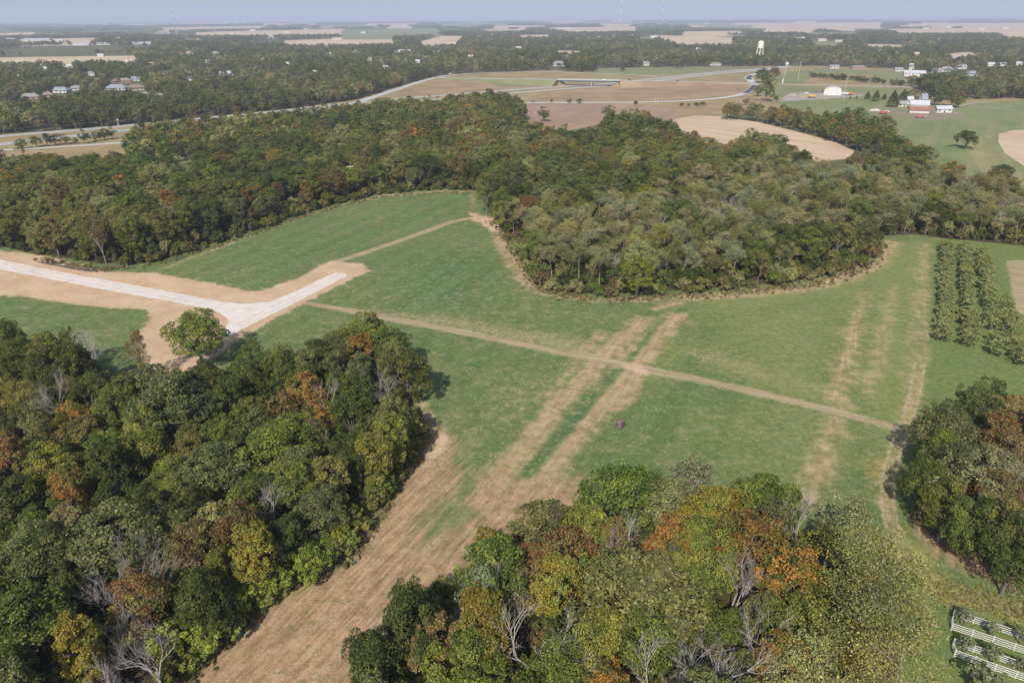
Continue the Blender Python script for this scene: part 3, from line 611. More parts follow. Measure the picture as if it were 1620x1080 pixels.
def grow_limbs(rng, mb, base, L, r0, top):
    t = np.array([[0, 0, -.3], [rng.normal(0, .1), rng.normal(0, .1), base * .6], [rng.normal(0, .25), rng.normal(0, .25), base + (top - base) * .35], [rng.normal(0, .4), rng.normal(0, .4), base + (top - base) * .7]])
    mb.tube(t, [r0 * 1.35, r0, r0 * .7, r0 * .3], 7)
    for q in L:
        z = base * .6 + (q[2] - base * .6) * .25; z = max(base * .5, min(z, top * .6)); s = np.array([t[2, 0] * .5, t[2, 1] * .5, z]); m = (s + q) / 2 + rng.normal(0, .3, 3) + np.array([0, 0, .5])
        mb.tube([s, m, q], [r0 * .42, r0 * .27, r0 * .1], 4, False)
class Proto: pass
def proto(name, crown, mbs, mats=None):
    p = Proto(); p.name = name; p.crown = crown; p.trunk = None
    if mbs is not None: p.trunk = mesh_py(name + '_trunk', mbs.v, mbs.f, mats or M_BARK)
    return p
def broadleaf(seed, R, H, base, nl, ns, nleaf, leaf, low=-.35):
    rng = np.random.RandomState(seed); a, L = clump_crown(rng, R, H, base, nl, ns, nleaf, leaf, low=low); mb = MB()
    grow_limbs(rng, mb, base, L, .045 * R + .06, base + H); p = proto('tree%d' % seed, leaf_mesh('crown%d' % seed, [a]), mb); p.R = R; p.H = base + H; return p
def branches(rng, mb, p, d, ln, r, depth, tips, spread=.6, kids=(3, 4), up=.12, taper=.62):
    n = 3; pts = [p]; dd = d
    for i in range(n):
        dd = unit(dd + rng.normal(0, .13, 3) + np.array([0, 0, up])); pts.append(pts[-1] + dd * ln / n)
    mb.tube(pts, np.linspace(r, r * .55, n + 1), 5 if r > .06 else 3, False)
    tips.append((pts[-1], dd, depth))
    if depth == 0: return
    for k in range(rng.randint(kids[0], kids[1] + 1)):
        t = rng.uniform(.4, 1.0); i = min(int(t * n), n - 1); q = pts[i] + (pts[i + 1] - pts[i]) * (t * n - i)
        a = unit(np.cross(dd, rng.normal(size=3))); branches(rng, mb, q, unit(dd + a * spread * rng.uniform(.7, 1.4)), ln * taper * rng.uniform(.8, 1.2), r * .52, depth - 1, tips, spread, kids, up, taper)
def dead(seed, H=12, mat=None, depth=5, leafy=0.0, spread=.75):
    rng = np.random.RandomState(seed); mb = MB(); tips = []
    branches(rng, mb, np.array([0, 0, -.3]), np.array([rng.normal(0, .08), rng.normal(0, .08), 1.0]), H * .40, .017 * H, depth, tips, spread, (3, 4), .10, .70)
    p = proto('dead%d' % seed, None, mb, mat or M_PALEBARK); p.R = H * .4; p.H = H
    if leafy:
        pt = np.array([t[0] for t in tips if t[2] == 0]); pt = pt[rng.rand(len(pt)) < leafy]; q = np.repeat(pt, 5, 0) + rng.normal(0, .35, (len(pt) * 5, 3))
        p.crown = leaf_mesh('deadleaf%d' % seed, [leaves(rng, q, unit(q - np.array([0, 0, H * .5])), .30, rng.uniform(0, 1, len(q)))])
    return p
def locust(seed, H=15, dens=26, leaf=.30):
    """tall thin stems carrying airy, layered foliage"""
    rng = np.random.RandomState(seed); mb = MB(); tips = []
    lean = rng.normal(0, .10, 2); t = [np.array([0, 0, -.3])]
    for k in range(5): t.append(np.array([lean[0] * H * (k + 1) / 5 + rng.normal(0, .15), lean[1] * H * (k + 1) / 5 + rng.normal(0, .15), H * .84 * (k + 1) / 5]))
    mb.tube(t, [.20, .17, .14, .11, .08, .04], 6)
    for k in range(11):
        u = rng.uniform(.42, 1.0); i = min(int(u * 5), 4); q = t[i] + (t[i + 1] - t[i]) * (u * 5 - i); a = rng.uniform(0, 6.28)
        branches(rng, mb, q, unit(np.array([math.cos(a), math.sin(a), .75])), H * .20 * (1.25 - u * .5), .055, 2, tips, .75, (2, 3), .10, .65)
    pt = np.array([x[0] for x in tips]); n = len(pt) * dens; q = np.repeat(pt, dens, 0) + rng.normal(0, 1, (n, 3)) * np.array([.62, .62, .28])
    cr = leaf_mesh('locust%d' % seed, [leaves(rng, q, np.tile([0, 0, .6], (n, 1)) + rng.normal(0, .2, (n, 3)), leaf, np.repeat(rng.uniform(0, 1, len(pt)), dens))])
    p = proto('locust%d' % seed, cr, mb, M_TWIG); p.R = H * .24; p.H = H; return p
def cedar(seed, R=2.6, H=8, n=2600):
    rng = np.random.RandomState(seed); u = rng.uniform(0, 1, n) ** .7; a = rng.uniform(0, 6.28, n); r = R * (1 - u) ** .8 * (1 + .18 * np.sin(a * 5 + u * 20)) * rng.uniform(.55, 1.02, n)
    q = np.stack([r * np.cos(a), r * np.sin(a), .4 + u * H], 1); o = np.stack([np.cos(a), np.sin(a), np.full(n, .2)], 1); mb = MB().tube([(0, 0, -.3), (0, 0, H * .8)], [.18, .05], 6)
    p = proto('cedar%d' % seed, leaf_mesh('cedarcrown%d' % seed, [leaves(rng, q, o, .34, rng.uniform(0, 1, n))]), mb); p.R = R; p.H = H; return p
def fruit(seed):
    """small spreading orchard tree with yellow fruit"""
    rng = np.random.RandomState(seed); a, L = clump_crown(rng, 2.2, 3.2, .7, 9, 8, 46, .24, low=-.5); mb = MB(); grow_limbs(rng, mb, .9, L, .10, 3.8)
    k = rng.choice(len(a[0]) // 4, 60, replace=False); c = a[0].reshape(-1, 4, 3)[k].mean(1) ; v = []; f = []
    for i, q in enumerate(c):
        q = q + unit(q - np.array([0, 0, 1.8])) * .12; s = .075
        for d in ((s, 0, 0), (-s, 0, 0), (0, s, 0), (0, -s, 0), (0, 0, s), (0, 0, -s)): v.append(q + np.array(d))
        b = i * 6; f += [(b, b + 2, b + 4), (b + 2, b + 1, b + 4), (b + 1, b + 3, b + 4), (b + 3, b, b + 4), (b + 2, b, b + 5), (b + 1, b + 2, b + 5), (b + 3, b + 1, b + 5), (b, b + 3, b + 5)]
    p = proto('fruit%d' % seed, leaf_mesh('fruitcrown%d' % seed, [a]), mb); p.R = 2.2; p.H = 3.9; p.fruit = mesh_py('fruit', v, f, M_FRUIT); return p
M_FRUIT = plain('yellow_fruit', (.55, .40, .08), .2, 5.0, .4)

OAK = [broadleaf(s, 6.2, 12.5, 2.0, 15 + s % 3, 12, 125, .29, -.6) for s in (1, 2, 3, 4, 5)]
MAPLE = [broadleaf(s, 4.8, 13.0, 2.2, 15, 11, 112, .28, -.65) for s in (11, 12, 13)]
LOOSE = [broadleaf(s, 5.2, 10.5, 4.0, 11, 9, 80, .27) for s in (21, 22, 23)]
SHRUB = [broadleaf(s, 2.2, 3.4, .3, 8, 8, 66, .22, -.6) for s in (31, 32, 33)]
LOCUST = [locust(s, 15, 30, .27) for s in (41, 42, 43, 44)]
AIRY = [locust(s, 15, 36, .17) for s in (45, 46)]
DEAD = [dead(s, 15) for s in (51, 52, 53, 54)]
BARE = [dead(s, 10, M_TWIG, 5, .30, .6) for s in (61, 62)]
CEDAR = [cedar(s) for s in (71, 72)]
FRUIT = [fruit(s) for s in (81, 82, 83)]
YOUNG = [broadleaf(s, 1.5, 2.6, .7, 7, 6, 34, .22) for s in (91, 92)]
# lighter versions for trees a few pixels tall
MIDT = [broadleaf(s, 5.8, 12.2, 1.8, 14, 9, 34, .56, -.6) for s in (101, 102, 103, 104)] + [broadleaf(s, 4.6, 13, 1.8, 13, 9, 32, .52, -.6) for s in (105, 106)]
MIDL = [locust(s, 14, 8, .5) for s in (111, 112)]
def far_tree(seed, R, H, n, leaf):
    rng = np.random.RandomState(seed); a, L = clump_crown(rng, R, H, 1.5, 9, 5, n, leaf); mb = MB().tube([(0, 0, -.3), (0, 0, H * .6)], [.3, .12], 4); p = proto('far%d' % seed, leaf_mesh('farcrown%d' % seed, [a]), mb); p.R = R; p.H = H + 1.5; return p
LOWT = [far_tree(s, 6.0, 12, 11, 1.15) for s in (121, 122, 123, 124)]
def far_clump(seed):
    """a stand of trees for the woods near the horizon"""
    rng = np.random.RandomState(seed); ps = []
    for k in range(26):
        c = np.array([rng.uniform(-34, 34), rng.uniform(-24, 24), 0]); R = rng.uniform(5, 8); H = rng.uniform(9, 14); n = 34
        q = unit(rng.normal(size=(n, 3)) + np.array([0, 0, .3])); pts = c + np.array([0, 0, H * .55]) + q * np.array([R, R, H * .5]); ps.append(leaves(rng, pts, q, 4.2, np.full(n, rng.uniform(0, 1))))
    p = proto('stand%d' % seed, leaf_mesh('stand%d' % seed, ps), None); p.R = 34; p.H = 13; return p
STAND = [far_clump(s) for s in (131, 132, 133)]

# colours of the leaves (two tones per tree)
PAL = {'dark green': ((.050, .070, .017), (.068, .082, .020)), 'mid green': ((.080, .112, .022), (.105, .128, .026)), 'grey green': ((.092, .106, .042), (.112, .120, .048)), 'yellow green': ((.108, .136, .028), (.145, .152, .034)),
       'olive': ((.112, .122, .034), (.152, .138, .042)), 'orange': ((.225, .115, .034), (.115, .115, .030)), 'rust': ((.155, .080, .034), (.105, .095, .034)), 'golden': ((.215, .165, .028), (.120, .132, .028)),
       'brown': ((.165, .112, .052), (.130, .118, .050)), 'mixed': ((.098, .122, .026), (.25, .135, .034)), 'silver': ((.185, .200, .120), (.155, .172, .092)), 'pale olive': ((.225, .220, .104), (.185, .192, .082)), 'dusty': ((.26, .222, .148), (.220, .205, .112)),
       'feather': ((.165, .185, .062), (.205, .200, .075)), 'spring green': ((.125, .172, .028), (.155, .182, .034))}
PAL = {k: tuple(tuple(c * m for c, m in zip(q, (1.20, 1.22, 1.08) if i == 0 else (1.30, 1.28, 1.08))) for i, q in enumerate(v)) for k, v in PAL.items()}
TREES = []     # (x, y, proto, scale, rz, palette, wood, kind, jitter)
RNG = np.random.RandomState(20)
def pick(pal_w): 
    k = list(pal_w); w = np.array([pal_w[i] for i in k], float); return k[RNG.choice(len(k), p=w / w.sum())]
def put(x, y, pr, s, pal, wood, kind, sz=None, lean=0.0):
    TREES.append(dict(x=float(x), y=float(y), p=pr, s=float(s), sz=float(sz if sz is not None else s * RNG.uniform(.92, 1.1)), rz=RNG.uniform(0, 6.283), pal=pal, wood=wood, kind=kind, r=pr.R * s, j=RNG.uniform(.82, 1.2), ax=RNG.uniform(.86, 1.16), tilt=(RNG.normal(0, .03 + lean), RNG.normal(0, .03 + lean))))
FAM = {'O': (OAK, 'broadleaf_tree'), 'M': (MAPLE, 'broadleaf_tree'), 'L': (LOOSE, 'broadleaf_tree'), 'S': (SHRUB, 'shrub'), 'K': (LOCUST, 'locust_tree'), 'F': (AIRY, 'locust_tree'), 'D': (DEAD, 'dead_tree'), 'B': (BARE, 'dead_tree'), 'C': (CEDAR, 'cedar_tree')}
def feature(px, py, rad, fam, pal, wood, zc=None, tall=1.0):
    """a tree picked out in the photograph: pixel of its crown's middle, crown radius in metres"""
    prs, kind = FAM[fam]; pr = prs[RNG.randint(len(prs))]; s = rad / pr.R; sz = s * tall if fam in 'SC' else max(s * .8, 13.0 / pr.H * RNG.uniform(.9, 1.08)) * tall if fam in 'OML' else (max(s, 1.02 * RNG.uniform(.92, 1.08)) * tall if fam == 'D' else s * tall)
    g = G(px, py, zc if zc is not None else pr.H * sz * .62); put(g[0], g[1], pr, s, pal, wood, kind, sz)
# --- wood A
for a in [(310, 528, 7.6, 'O', 'mid green'), (572, 556, 4.2, 'M', 'orange'), (487, 622, 3.6, 'M', 'orange'), (575, 530, 6.2, 'O', 'mid green'), (615, 548, 5.6, 'O', 'mid green'), (640, 590, 4.6, 'M', 'dark green'), (105, 785, 4.0, 'M', 'orange'), (385, 838, 3.8, 'M', 'rust'),
          (15, 728, 4.2, 'M', 'rust'), (128, 548, 4.4, 'D', 'grey green'), (85, 625, 3.8, 'D', 'grey green'), (115, 660, 3.4, 'B', 'brown'), (255, 905, 4.6, 'D', 'olive'), (205, 880, 3.2, 'D', 'brown'), (160, 930, 3.2, 'D', 'brown'), (172, 970, 2.8, 'D', 'brown'), (235, 1030, 3.6, 'D', 'brown'),
          (195, 1060, 3.4, 'D', 'brown'), (608, 602, 4.0, 'D', 'brown'), (625, 690, 3.6, 'M', 'yellow green'), (598, 720, 4.0, 'M', 'yellow green'), (440, 705, 7.2, 'O', 'mid green'), (270, 640, 8.0, 'O', 'grey green'), (235, 715, 6.4, 'O', 'yellow green'), (340, 740, 6.4, 'O', 'grey green'),
          (470, 770, 4.2, 'M', 'yellow green'), (520, 760, 4.2, 'M', 'olive'), (60, 880, 5.0, 'O', 'grey green'), (190, 850, 6.6, 'O', 'grey green'), (110, 840, 4.2, 'M', 'brown'), (300, 870, 4.2, 'L', 'brown'), (345, 830, 4.0, 'L', 'pale olive'), (410, 870, 3.8, 'M', 'golden'), (120, 1030, 3.6, 'M', 'golden'), (25, 1000, 6.0, 'O', 'mid green'),
          (60, 545, 3.6, 'B', 'brown'), (15, 530, 3.6, 'O', 'dark green'), (70, 590, 5.4, 'O', 'dark green'), (220, 960, 4.2, 'L', 'rust'), (520, 620, 4.2, 'D', 'brown'), (450, 655, 3.4, 'L', 'brown'), (215, 560, 2.6, 'L', 'brown'), (430, 790, 3.4, 'D', 'brown')]:
    feature(*a, 'A')
# --- grove B
for a in [(985, 782, 7.0, 'O', 'mid green'), (1098, 762, 4.6, 'L', 'silver'), (1095, 775, 4.2, 'D', 'brown'), (852, 840, 4.4, 'M', 'grey green'), (786, 915, 5.6, 'L', 'mid green'), (900, 885, 4.6, 'M', 'rust'), (848, 895, 3.8, 'M', 'rust'), (930, 845, 4.4, 'M', 'yellow green'), (962, 855, 2.8, 'M', 'orange'), (990, 850, 4.0, 'D', 'brown'), (880, 930, 3.4, 'M', 'golden'),
          (1025, 940, 8.4, 'O', 'grey green'), (845, 1010, 6.2, 'D', 'brown'), (1138, 812, 4.6, 'O', 'golden'), (1182, 862, 5.2, 'O', 'orange'), (1068, 850, 4.2, 'M', 'orange'), (1100, 870, 5.4, 'O', 'yellow green'), (1205, 790, 5.6, 'O', 'mid green'), (1268, 815, 3.6, 'D', 'brown'), (1295, 842, 3.0, 'B', 'brown'), (1345, 835, 4.6, 'L', 'silver'),
          (1250, 920, 5.4, 'O', 'mixed'), (1368, 890, 4.0, 'F', 'feather'), (1400, 935, 4.4, 'F', 'feather'), (1405, 1010, 4.6, 'F', 'feather'), (1352, 915, 4.2, 'F', 'feather'), (1370, 985, 4.4, 'F', 'feather'), (1410, 1075, 4.4, 'F', 'feather'), (1330, 1030, 4.2, 'F', 'feather'), (1120, 1040, 6.0, 'D', 'brown'), (1205, 1000, 5.6, 'D', 'brown'), (1165, 905, 4.2, 'D', 'brown'), (1320, 980, 4.6, 'D', 'brown'), (690, 1020, 4.0, 'M', 'brown'), (640, 1000, 4.6, 'O', 'dark green'),
          (590, 1050, 4.4, 'O', 'dark green'), (770, 985, 4.8, 'O', 'golden'), (740, 1060, 4.8, 'O', 'mid green'), (950, 1010, 4.6, 'O', 'yellow green'), (1010, 1010, 4.6, 'O', 'mid green'), (1280, 1000, 5.2, 'O', 'yellow green'), (1230, 1050, 3.0, 'M', 'orange'), (1340, 1040, 3.4, 'L', 'golden'), (660, 965, 4.2, 'O', 'dark green'), (1310, 890, 4.8, 'L', 'yellow green'), (760, 940, 4.4, 'L', 'silver'), (800, 945, 4.2, 'B', 'brown'),
          (1050, 1060, 4.4, 'D', 'brown'), (1270, 1060, 4.6, 'O', 'pale olive'), (885, 1050, 4.8, 'O', 'mid green')]:
    feature(*a, 'B')
# --- thicket D
for a in [(1470, 765, 4.0, 'O', 'mid green'), (1500, 745, 4.4, 'L', 'grey green'), (1505, 690, 5.6, 'O', 'grey green'), (1555, 640, 5.0, 'O', 'dark green'), (1600, 655, 4.4, 'M', 'brown'), (1612, 790, 4.6, 'D', 'brown'), (1525, 780, 5.6, 'L', 'silver'), (1580, 690, 4.0, 'M', 'rust'), (1560, 740, 5.2, 'L', 'silver'), (1600, 720, 4.6, 'O', 'brown'), (1492, 712, 4.0, 'O', 'mid green'), (1500, 800, 4.0, 'O', 'mid green'), (1590, 840, 5.0, 'L', 'olive'),
          (1580, 780, 4.0, 'M', 'rust'), (1550, 830, 4.6, 'O', 'mid green'), (1610, 870, 4.2, 'O', 'dark green')]:
    feature(*a, 'D')
# --- tall thin trees and others along the edges of E
for a in [(160, 385, 4.6, 'B', 'rust', 'E', 9.0, 1.9), (270, 342, 4.4, 'D', 'silver', 'E'), (275, 345, 4.6, 'L', 'dusty', 'E'), (390, 315, 3.4, 'M', 'orange', 'E'), (437, 305, 4.0, 'M', 'rust', 'E'), (485, 300, 3.4, 'M', 'orange', 'E'), (140, 318, 4.4, 'M', 'orange', 'E'), (235, 445 - 90, 4.2, 'M', 'olive', 'E'),
          (850, 385, 5.0, 'O', 'mid green', 'E'), (950, 430, 3.0, 'S', 'olive', 'E'), (950, 415, 3.4, 'K', 'silver', 'E'), (1010, 430, 4.8, 'M', 'spring green', 'E'), (1225 - 30, 400, 4.6, 'O', 'mid green', 'E'), (1480, 340, 6.0, 'O', 'dark green', 'E'), (770, 310, 4.2, 'L', 'yellow green', 'E'), (790, 340, 4.2, 'L', 'yellow green', 'E'), (1100, 297, 6.0, 'O', 'yellow green', 'E'), (1025, 310, 5.0, 'O', 'golden', 'E'),
          (1010, 240, 5.0, 'M', 'golden', 'E'), (1585, 272, 6.0, 'O', 'dark green', 'E'), (1440, 270, 4.0, 'M', 'rust', 'E')]:
    feature(*a)

WOODS = {'A': (WOOD_A, {'dark green': 30, 'mid green': 20, 'grey green': 22, 'olive': 9, 'yellow green': 7, 'brown': 1.5, 'mixed': 1.5}, {'O': 6, 'M': 3, 'L': 1.5}, 5.9, 8.2),
         'B': (WOOD_B, {'mid green': 22, 'grey green': 14, 'yellow green': 18, 'olive': 18, 'golden': 6, 'mixed': 8, 'pale olive': 8, 'feather': 6}, {'O': 4, 'M': 3, 'L': 3}, 5.8, 7.6),
         'D': (WOOD_D, {'mid green': 20, 'grey green': 20, 'olive': 12, 'brown': 12, 'rust': 4, 'dark green': 10}, {'O': 4, 'M': 2, 'L': 3}, 6.0, 7.4)}
def fill(poly, spacing, wood, inset, cond=None):
    lo, hi = poly.min(0), poly.max(0); n = int((hi - lo).prod() / spacing ** 2 * 7); c = lo + RNG.uniform(0, 1, (n, 2)) * (hi - lo)
    c = c[sdist(poly, c) < -inset]
    if cond is not None: c = c[cond(c)]
    pts = [(t['x'], t['y'], t['r']) for t in TREES]; grid = {}; S = 12.0
    for p in pts: grid.setdefault((int(p[0] // S), int(p[1] // S)), []).append(p)
    res = []
    for x, y in c:
        i, j = int(x // S), int(y // S); ok = True
        for a in (-1, 0, 1):
            for b in (-1, 0, 1):
                for q in grid.get((i + a, j + b), ()):
                    if (q[0] - x) ** 2 + (q[1] - y) ** 2 < (max(spacing, .45 * spacing + .62 * q[2]) * .92) ** 2: ok = False; break
                if not ok: break
            if not ok: break
        if ok: grid.setdefault((i, j), []).append((x, y, spacing * .6)); res.append((x, y))
    return res
def in_frame(c, z=8.0, m=90):
    q = P(np.column_stack([c, np.full(len(c), z)])); return (q[:, 0] > -m) & (q[:, 0] < 1620 + m) & (q[:, 1] < 1080 + 70)
for w, (poly, pal, fam, sp0, sp1) in WOODS.items():
    for x, y in fill(poly, sp0, w, 2.2, in_frame):
        f_ = pick(fam); prs, kind = FAM[f_]; pr = prs[RNG.randint(len(prs))]; s = RNG.uniform(.55, .92) * (1 if f_ != 'O' else .88)
        put(x, y, pr, s, pick(pal), w, kind, s * .6 + RNG.uniform(.26, .46))
# hedge of bright shrubs along the wood edges
def edge_shrubs(pl, n, wood, pals, smin=.7, smax=1.35, off=1.2, prs=SHRUB):
    pl = world_poly(pl); seg = np.hypot(*np.diff(pl, axis=0).T); cum = np.r_[0, np.cumsum(seg)]
    for u in (np.arange(n) + RNG.uniform(-.35, .35, n)) / n * cum[-1]:
        u = min(max(u, 0), cum[-1] - .01); i = np.searchsorted(cum, u, side='right') - 1; q = pl[i] + (pl[i + 1] - pl[i]) * (u - cum[i]) / seg[i]
        s = RNG.uniform(smin, smax); put(q[0] + RNG.normal(0, off), q[1] + RNG.normal(0, off), prs[RNG.randint(len(prs))], s, pick(pals), wood, 'shrub', s * RNG.uniform(.8, 1.15))
edge_shrubs([(668, 690), (640, 730), (600, 800), (548, 868)], 20, 'A', {'yellow green': 3, 'mid green': 3, 'olive': 2})
edge_shrubs([(548, 872), (470, 912), (420, 942), (345, 1015), (285, 1075)], 26, 'A', {'spring green': 5, 'yellow green': 3}, .8, 1.5)
edge_shrubs([(540, 850), (465, 890), (410, 920), (335, 990), (270, 1050)], 16, 'A', {'spring green': 4, 'yellow green': 3, 'olive': 1}, 1.0, 1.7)
edge_shrubs([(1466, 800), (1490, 824), (1540, 858), (1600, 897), (1640, 912)], 14, 'D', {'mid green': 3, 'dark green': 2, 'yellow green': 1})
edge_shrubs([(640, 985), (745, 935), (755, 890), (830, 850)], 8, 'B', {'mid green': 2, 'olive': 2}, .6, 1.0)
edge_shrubs([(1240, 880), (1330, 880), (1420, 900), (1440, 980), (1440, 1060)], 12, 'B', {'pale olive': 2, 'yellow green': 2}, .7, 1.2)
edge_shrubs([(805, 375), (834, 422), (852, 450), (885, 463), (960, 468), (1100, 461), (1200, 453), (1290, 443), (1360, 421), (1386, 397)], 60, 'E', {'olive': 3, 'mid green': 2, 'pale olive': 2, 'brown': 2, 'yellow green': 1}, .6, 1.4)
edge_shrubs([(205, 420), (250, 415), (330, 389), (400, 366), (470, 341), (540, 321), (600, 307), (700, 300), (750, 303)], 44, 'E', {'mid green': 3, 'dark green': 2, 'olive': 2}, .6, 1.4)

# --- the wider wood: broadleaf on the camera's left and behind, airy locusts in the front right
clear_any = lambda c: ~np.any([inside(k, c) for k in CLEARINGS], axis=0)
LOC = world_poly([(790, 330, 4), (800, 375, 0), (850, 455, 0), (960, 470, 0), (1200, 455, 0), (1400, 376, 0), (1620, 392, 0), (1760, 400, 0), (1700, 330, 4), (1560, 300, 4), (1380, 268, 4), (1250, 262, 4), (1130, 290, 4), (1040, 320, 4), (950, 335, 4), (860, 350, 4)])
PAL_E = {'dark green': 16, 'mid green': 28, 'grey green': 22, 'olive': 22, 'yellow green': 10, 'brown': 5, 'mixed': 5, 'rust': 1.6, 'orange': 1.0, 'golden': 1.5, 'pale olive': 9}
PAL_K = {'pale olive': 30, 'dusty': 20, 'silver': 12, 'olive': 18, 'yellow green': 7}
ewood = fill(WOOD_E, 7.8, 'E', 2.0, lambda c: clear_any(c) & in_frame(c)); ea = np.array(ewood); il = sdist(LOC, ea)
for (x, y), d in zip(ewood, il):
    dist = math.hypot(x, y); near = dist < 470
    if d < RNG.uniform(-12, 8) and RNG.rand() < .86:
        u = RNG.rand()
        if u < .10: pr = DEAD[RNG.randint(4)]; put(x, y, pr, RNG.uniform(.7, 1.0), 'brown', 'E', 'dead_tree')
        elif u < .20: pr = LOOSE[RNG.randint(3)]; put(x, y, pr, RNG.uniform(.55, .8), pick(PAL_K), 'E', 'broadleaf_tree', RNG.uniform(.7, .95))
        else: pr = (LOCUST if near else MIDL)[RNG.randint(4 if near else 2)]; put(x, y, pr, RNG.uniform(.75, 1.1), pick(PAL_K), 'E', 'locust_tree', RNG.uniform(.72, 1.05), .04)
    else:
        prs = (OAK + MAPLE + LOOSE[:2]) if near else MIDT; pr = prs[RNG.randint(len(prs))]; s = RNG.uniform(.62, 1.32); put(x, y, pr, s, pick(PAL_E if RNG.rand() < .45 else {'dark green': 3, 'mid green': 3, 'grey green': 2} if math.sin(x / 31 + math.sin(y / 47)) + math.sin(y / 39 + x / 90) > .1 else {'olive': 3, 'pale olive': 1.5, 'yellow green': 2, 'brown': 1, 'mixed': .6}), 'E', 'broadleaf_tree', min(1.05, s * .45 + RNG.uniform(.36, .62)))
for x, y in fill(LOC, 5.0, 'E', 1.5, lambda c: clear_any(c) & in_frame(c) & (sdist(WOOD_E, c) < -1.5) & (np.hypot(c[:, 0], c[:, 1]) < 430)):
    put(x, y, LOCUST[RNG.randint(4)], RNG.uniform(.55, .9), pick(PAL_K), 'E', 'locust_tree', RNG.uniform(.6, .98), .05)
for x, y in fill(WOOD_N, 8.0, 'N', 1.0):
    u = RNG.rand(); pr = MIDT[RNG.randint(6)]; s = RNG.uniform(.7, 1.05); put(x, y, pr, s, pick({'dark green': 3, 'mid green': 3, 'olive': 3, 'yellow green': 1, 'orange': 1.4, 'golden': .8, 'brown': .6}), 'N', 'broadleaf_tree', s)

# single trees and small clumps in the open land
def spot(px, py, wpx, pal, fam='T', tall=1.0):
    g = G(px, py); m = abs((G(px + wpx / 2, py) - G(px - wpx / 2, py))[0]); prs = {'T': MIDT, 'C': CEDAR, 'S': SHRUB, 'O': OAK}[fam]; pr = prs[RNG.randint(len(prs))]; s = m / 2 / pr.R
    put(g[0], g[1], pr, s, pal, 'open', {'C': 'cedar_tree', 'S': 'shrub'}.get(fam, 'broadleaf_tree'), s * tall * {'T': .68, 'C': .7}.get(fam, 1.0))
for a in [(1527, 235, 32, 'dark green', 'O', .78), (1205, 131, 26, 'mid green'), (1222, 127, 24, 'rust'), (1213, 134, 20, 'mid green'), (1210, 160, 30, 'olive'), (1198, 152, 18, 'olive'), (1228, 160, 10, 'dark green'), (1180, 166, 12, 'dark green'), (962, 190, 26, 'mid green'), (860, 192, 20, 'mid green'),
          (985, 112, 9, 'dark green', 'C', 1), (895, 113, 16, 'dark green'), (1000, 106, 14, 'mid green'), (1120, 106, 12, 'olive'), (1072, 108, 18, 'yellow green'),
          (1385, 160, 16, 'dark green', 'C', .9), (1372, 157, 11, 'dark green', 'C', .9), (1398, 158, 11, 'dark green', 'C', .8), (1345, 157, 4.5, 'dark green', 'C', 1), (1355, 157, 5, 'dark green', 'C', 1), (1412, 169, 24, 'dark green', 'C', .9), (1428, 160, 20, 'mid green', 'C', .8), (1440, 163, 26, 'mid green'), (1462, 162, 26, 'dark green'), (1478, 166, 24, 'dark green'), (1490, 158, 26, 'yellow green'),
          (1505, 168, 22, 'olive'), (1515, 170, 20, 'golden'), (1520, 160, 20, 'brown'), (1500, 150, 24, 'olive'), (1470, 150, 26, 'mid green'), (1358, 199, 26, 'yellow green'), (1400, 205, 26, 'olive'), (928, 112.5, 8, 'dark green', 'S', .8), (935, 112.5, 8, 'dark green', 'S', .8), (942, 112.5, 8, 'dark green', 'S', .8), (922, 112.5, 8, 'dark green', 'S', .8),
          (872, 162, 6, 'dark green', 'S', 1), (901, 163, 8, 'dark green', 'S', .9), (916, 163, 9, 'dark green', 'S', .9), (1006, 166, 9, 'dark green', 'S', .9), (1078, 168, 8, 'dark green', 'S', .7), (1102, 168, 10, 'dark green', 'S', .7), (1112, 167, 10, 'dark green', 'S', .7), (1090, 168, 7, 'dark green', 'S', .7),
          (36, 235, 18, 'mid green'), (58, 232, 20, 'mid green'), (75, 231, 18, 'dark green'), (88, 229, 20, 'dark green'), (105, 228, 14, 'olive'), (120, 227, 12, 'olive'), (134, 226, 18, 'dark green'), (152, 223, 18, 'mid green'), (166, 221, 20, 'dark green'), (178, 219, 16, 'mid green'), (330, 196, 16, 'olive'), (355, 194, 18, 'olive'), (380, 192, 20, 'brown'), (300, 200, 20, 'olive')]:
    spot(*a)
for k in range(46):                                             # the dark belt of cedars along the side road
    u = RNG.rand(); spot(1278 + 150 * u, 118 + 14.5 * u ** .8 + RNG.uniform(0, 3.5), RNG.uniform(7, 11), pick({'dark green': 3, 'olive': 1.5, 'mid green': 1}), 'T' if u > .35 else 'S', .8)
for k in range(60):
    u = RNG.rand(); spot(1440 + 190 * u, 138 + 16 * u + RNG.uniform(-6, 4), RNG.uniform(14, 22), pick({'dark green': 2, 'olive': 2, 'mid green': 2, 'yellow green': 1, 'golden': .5}))

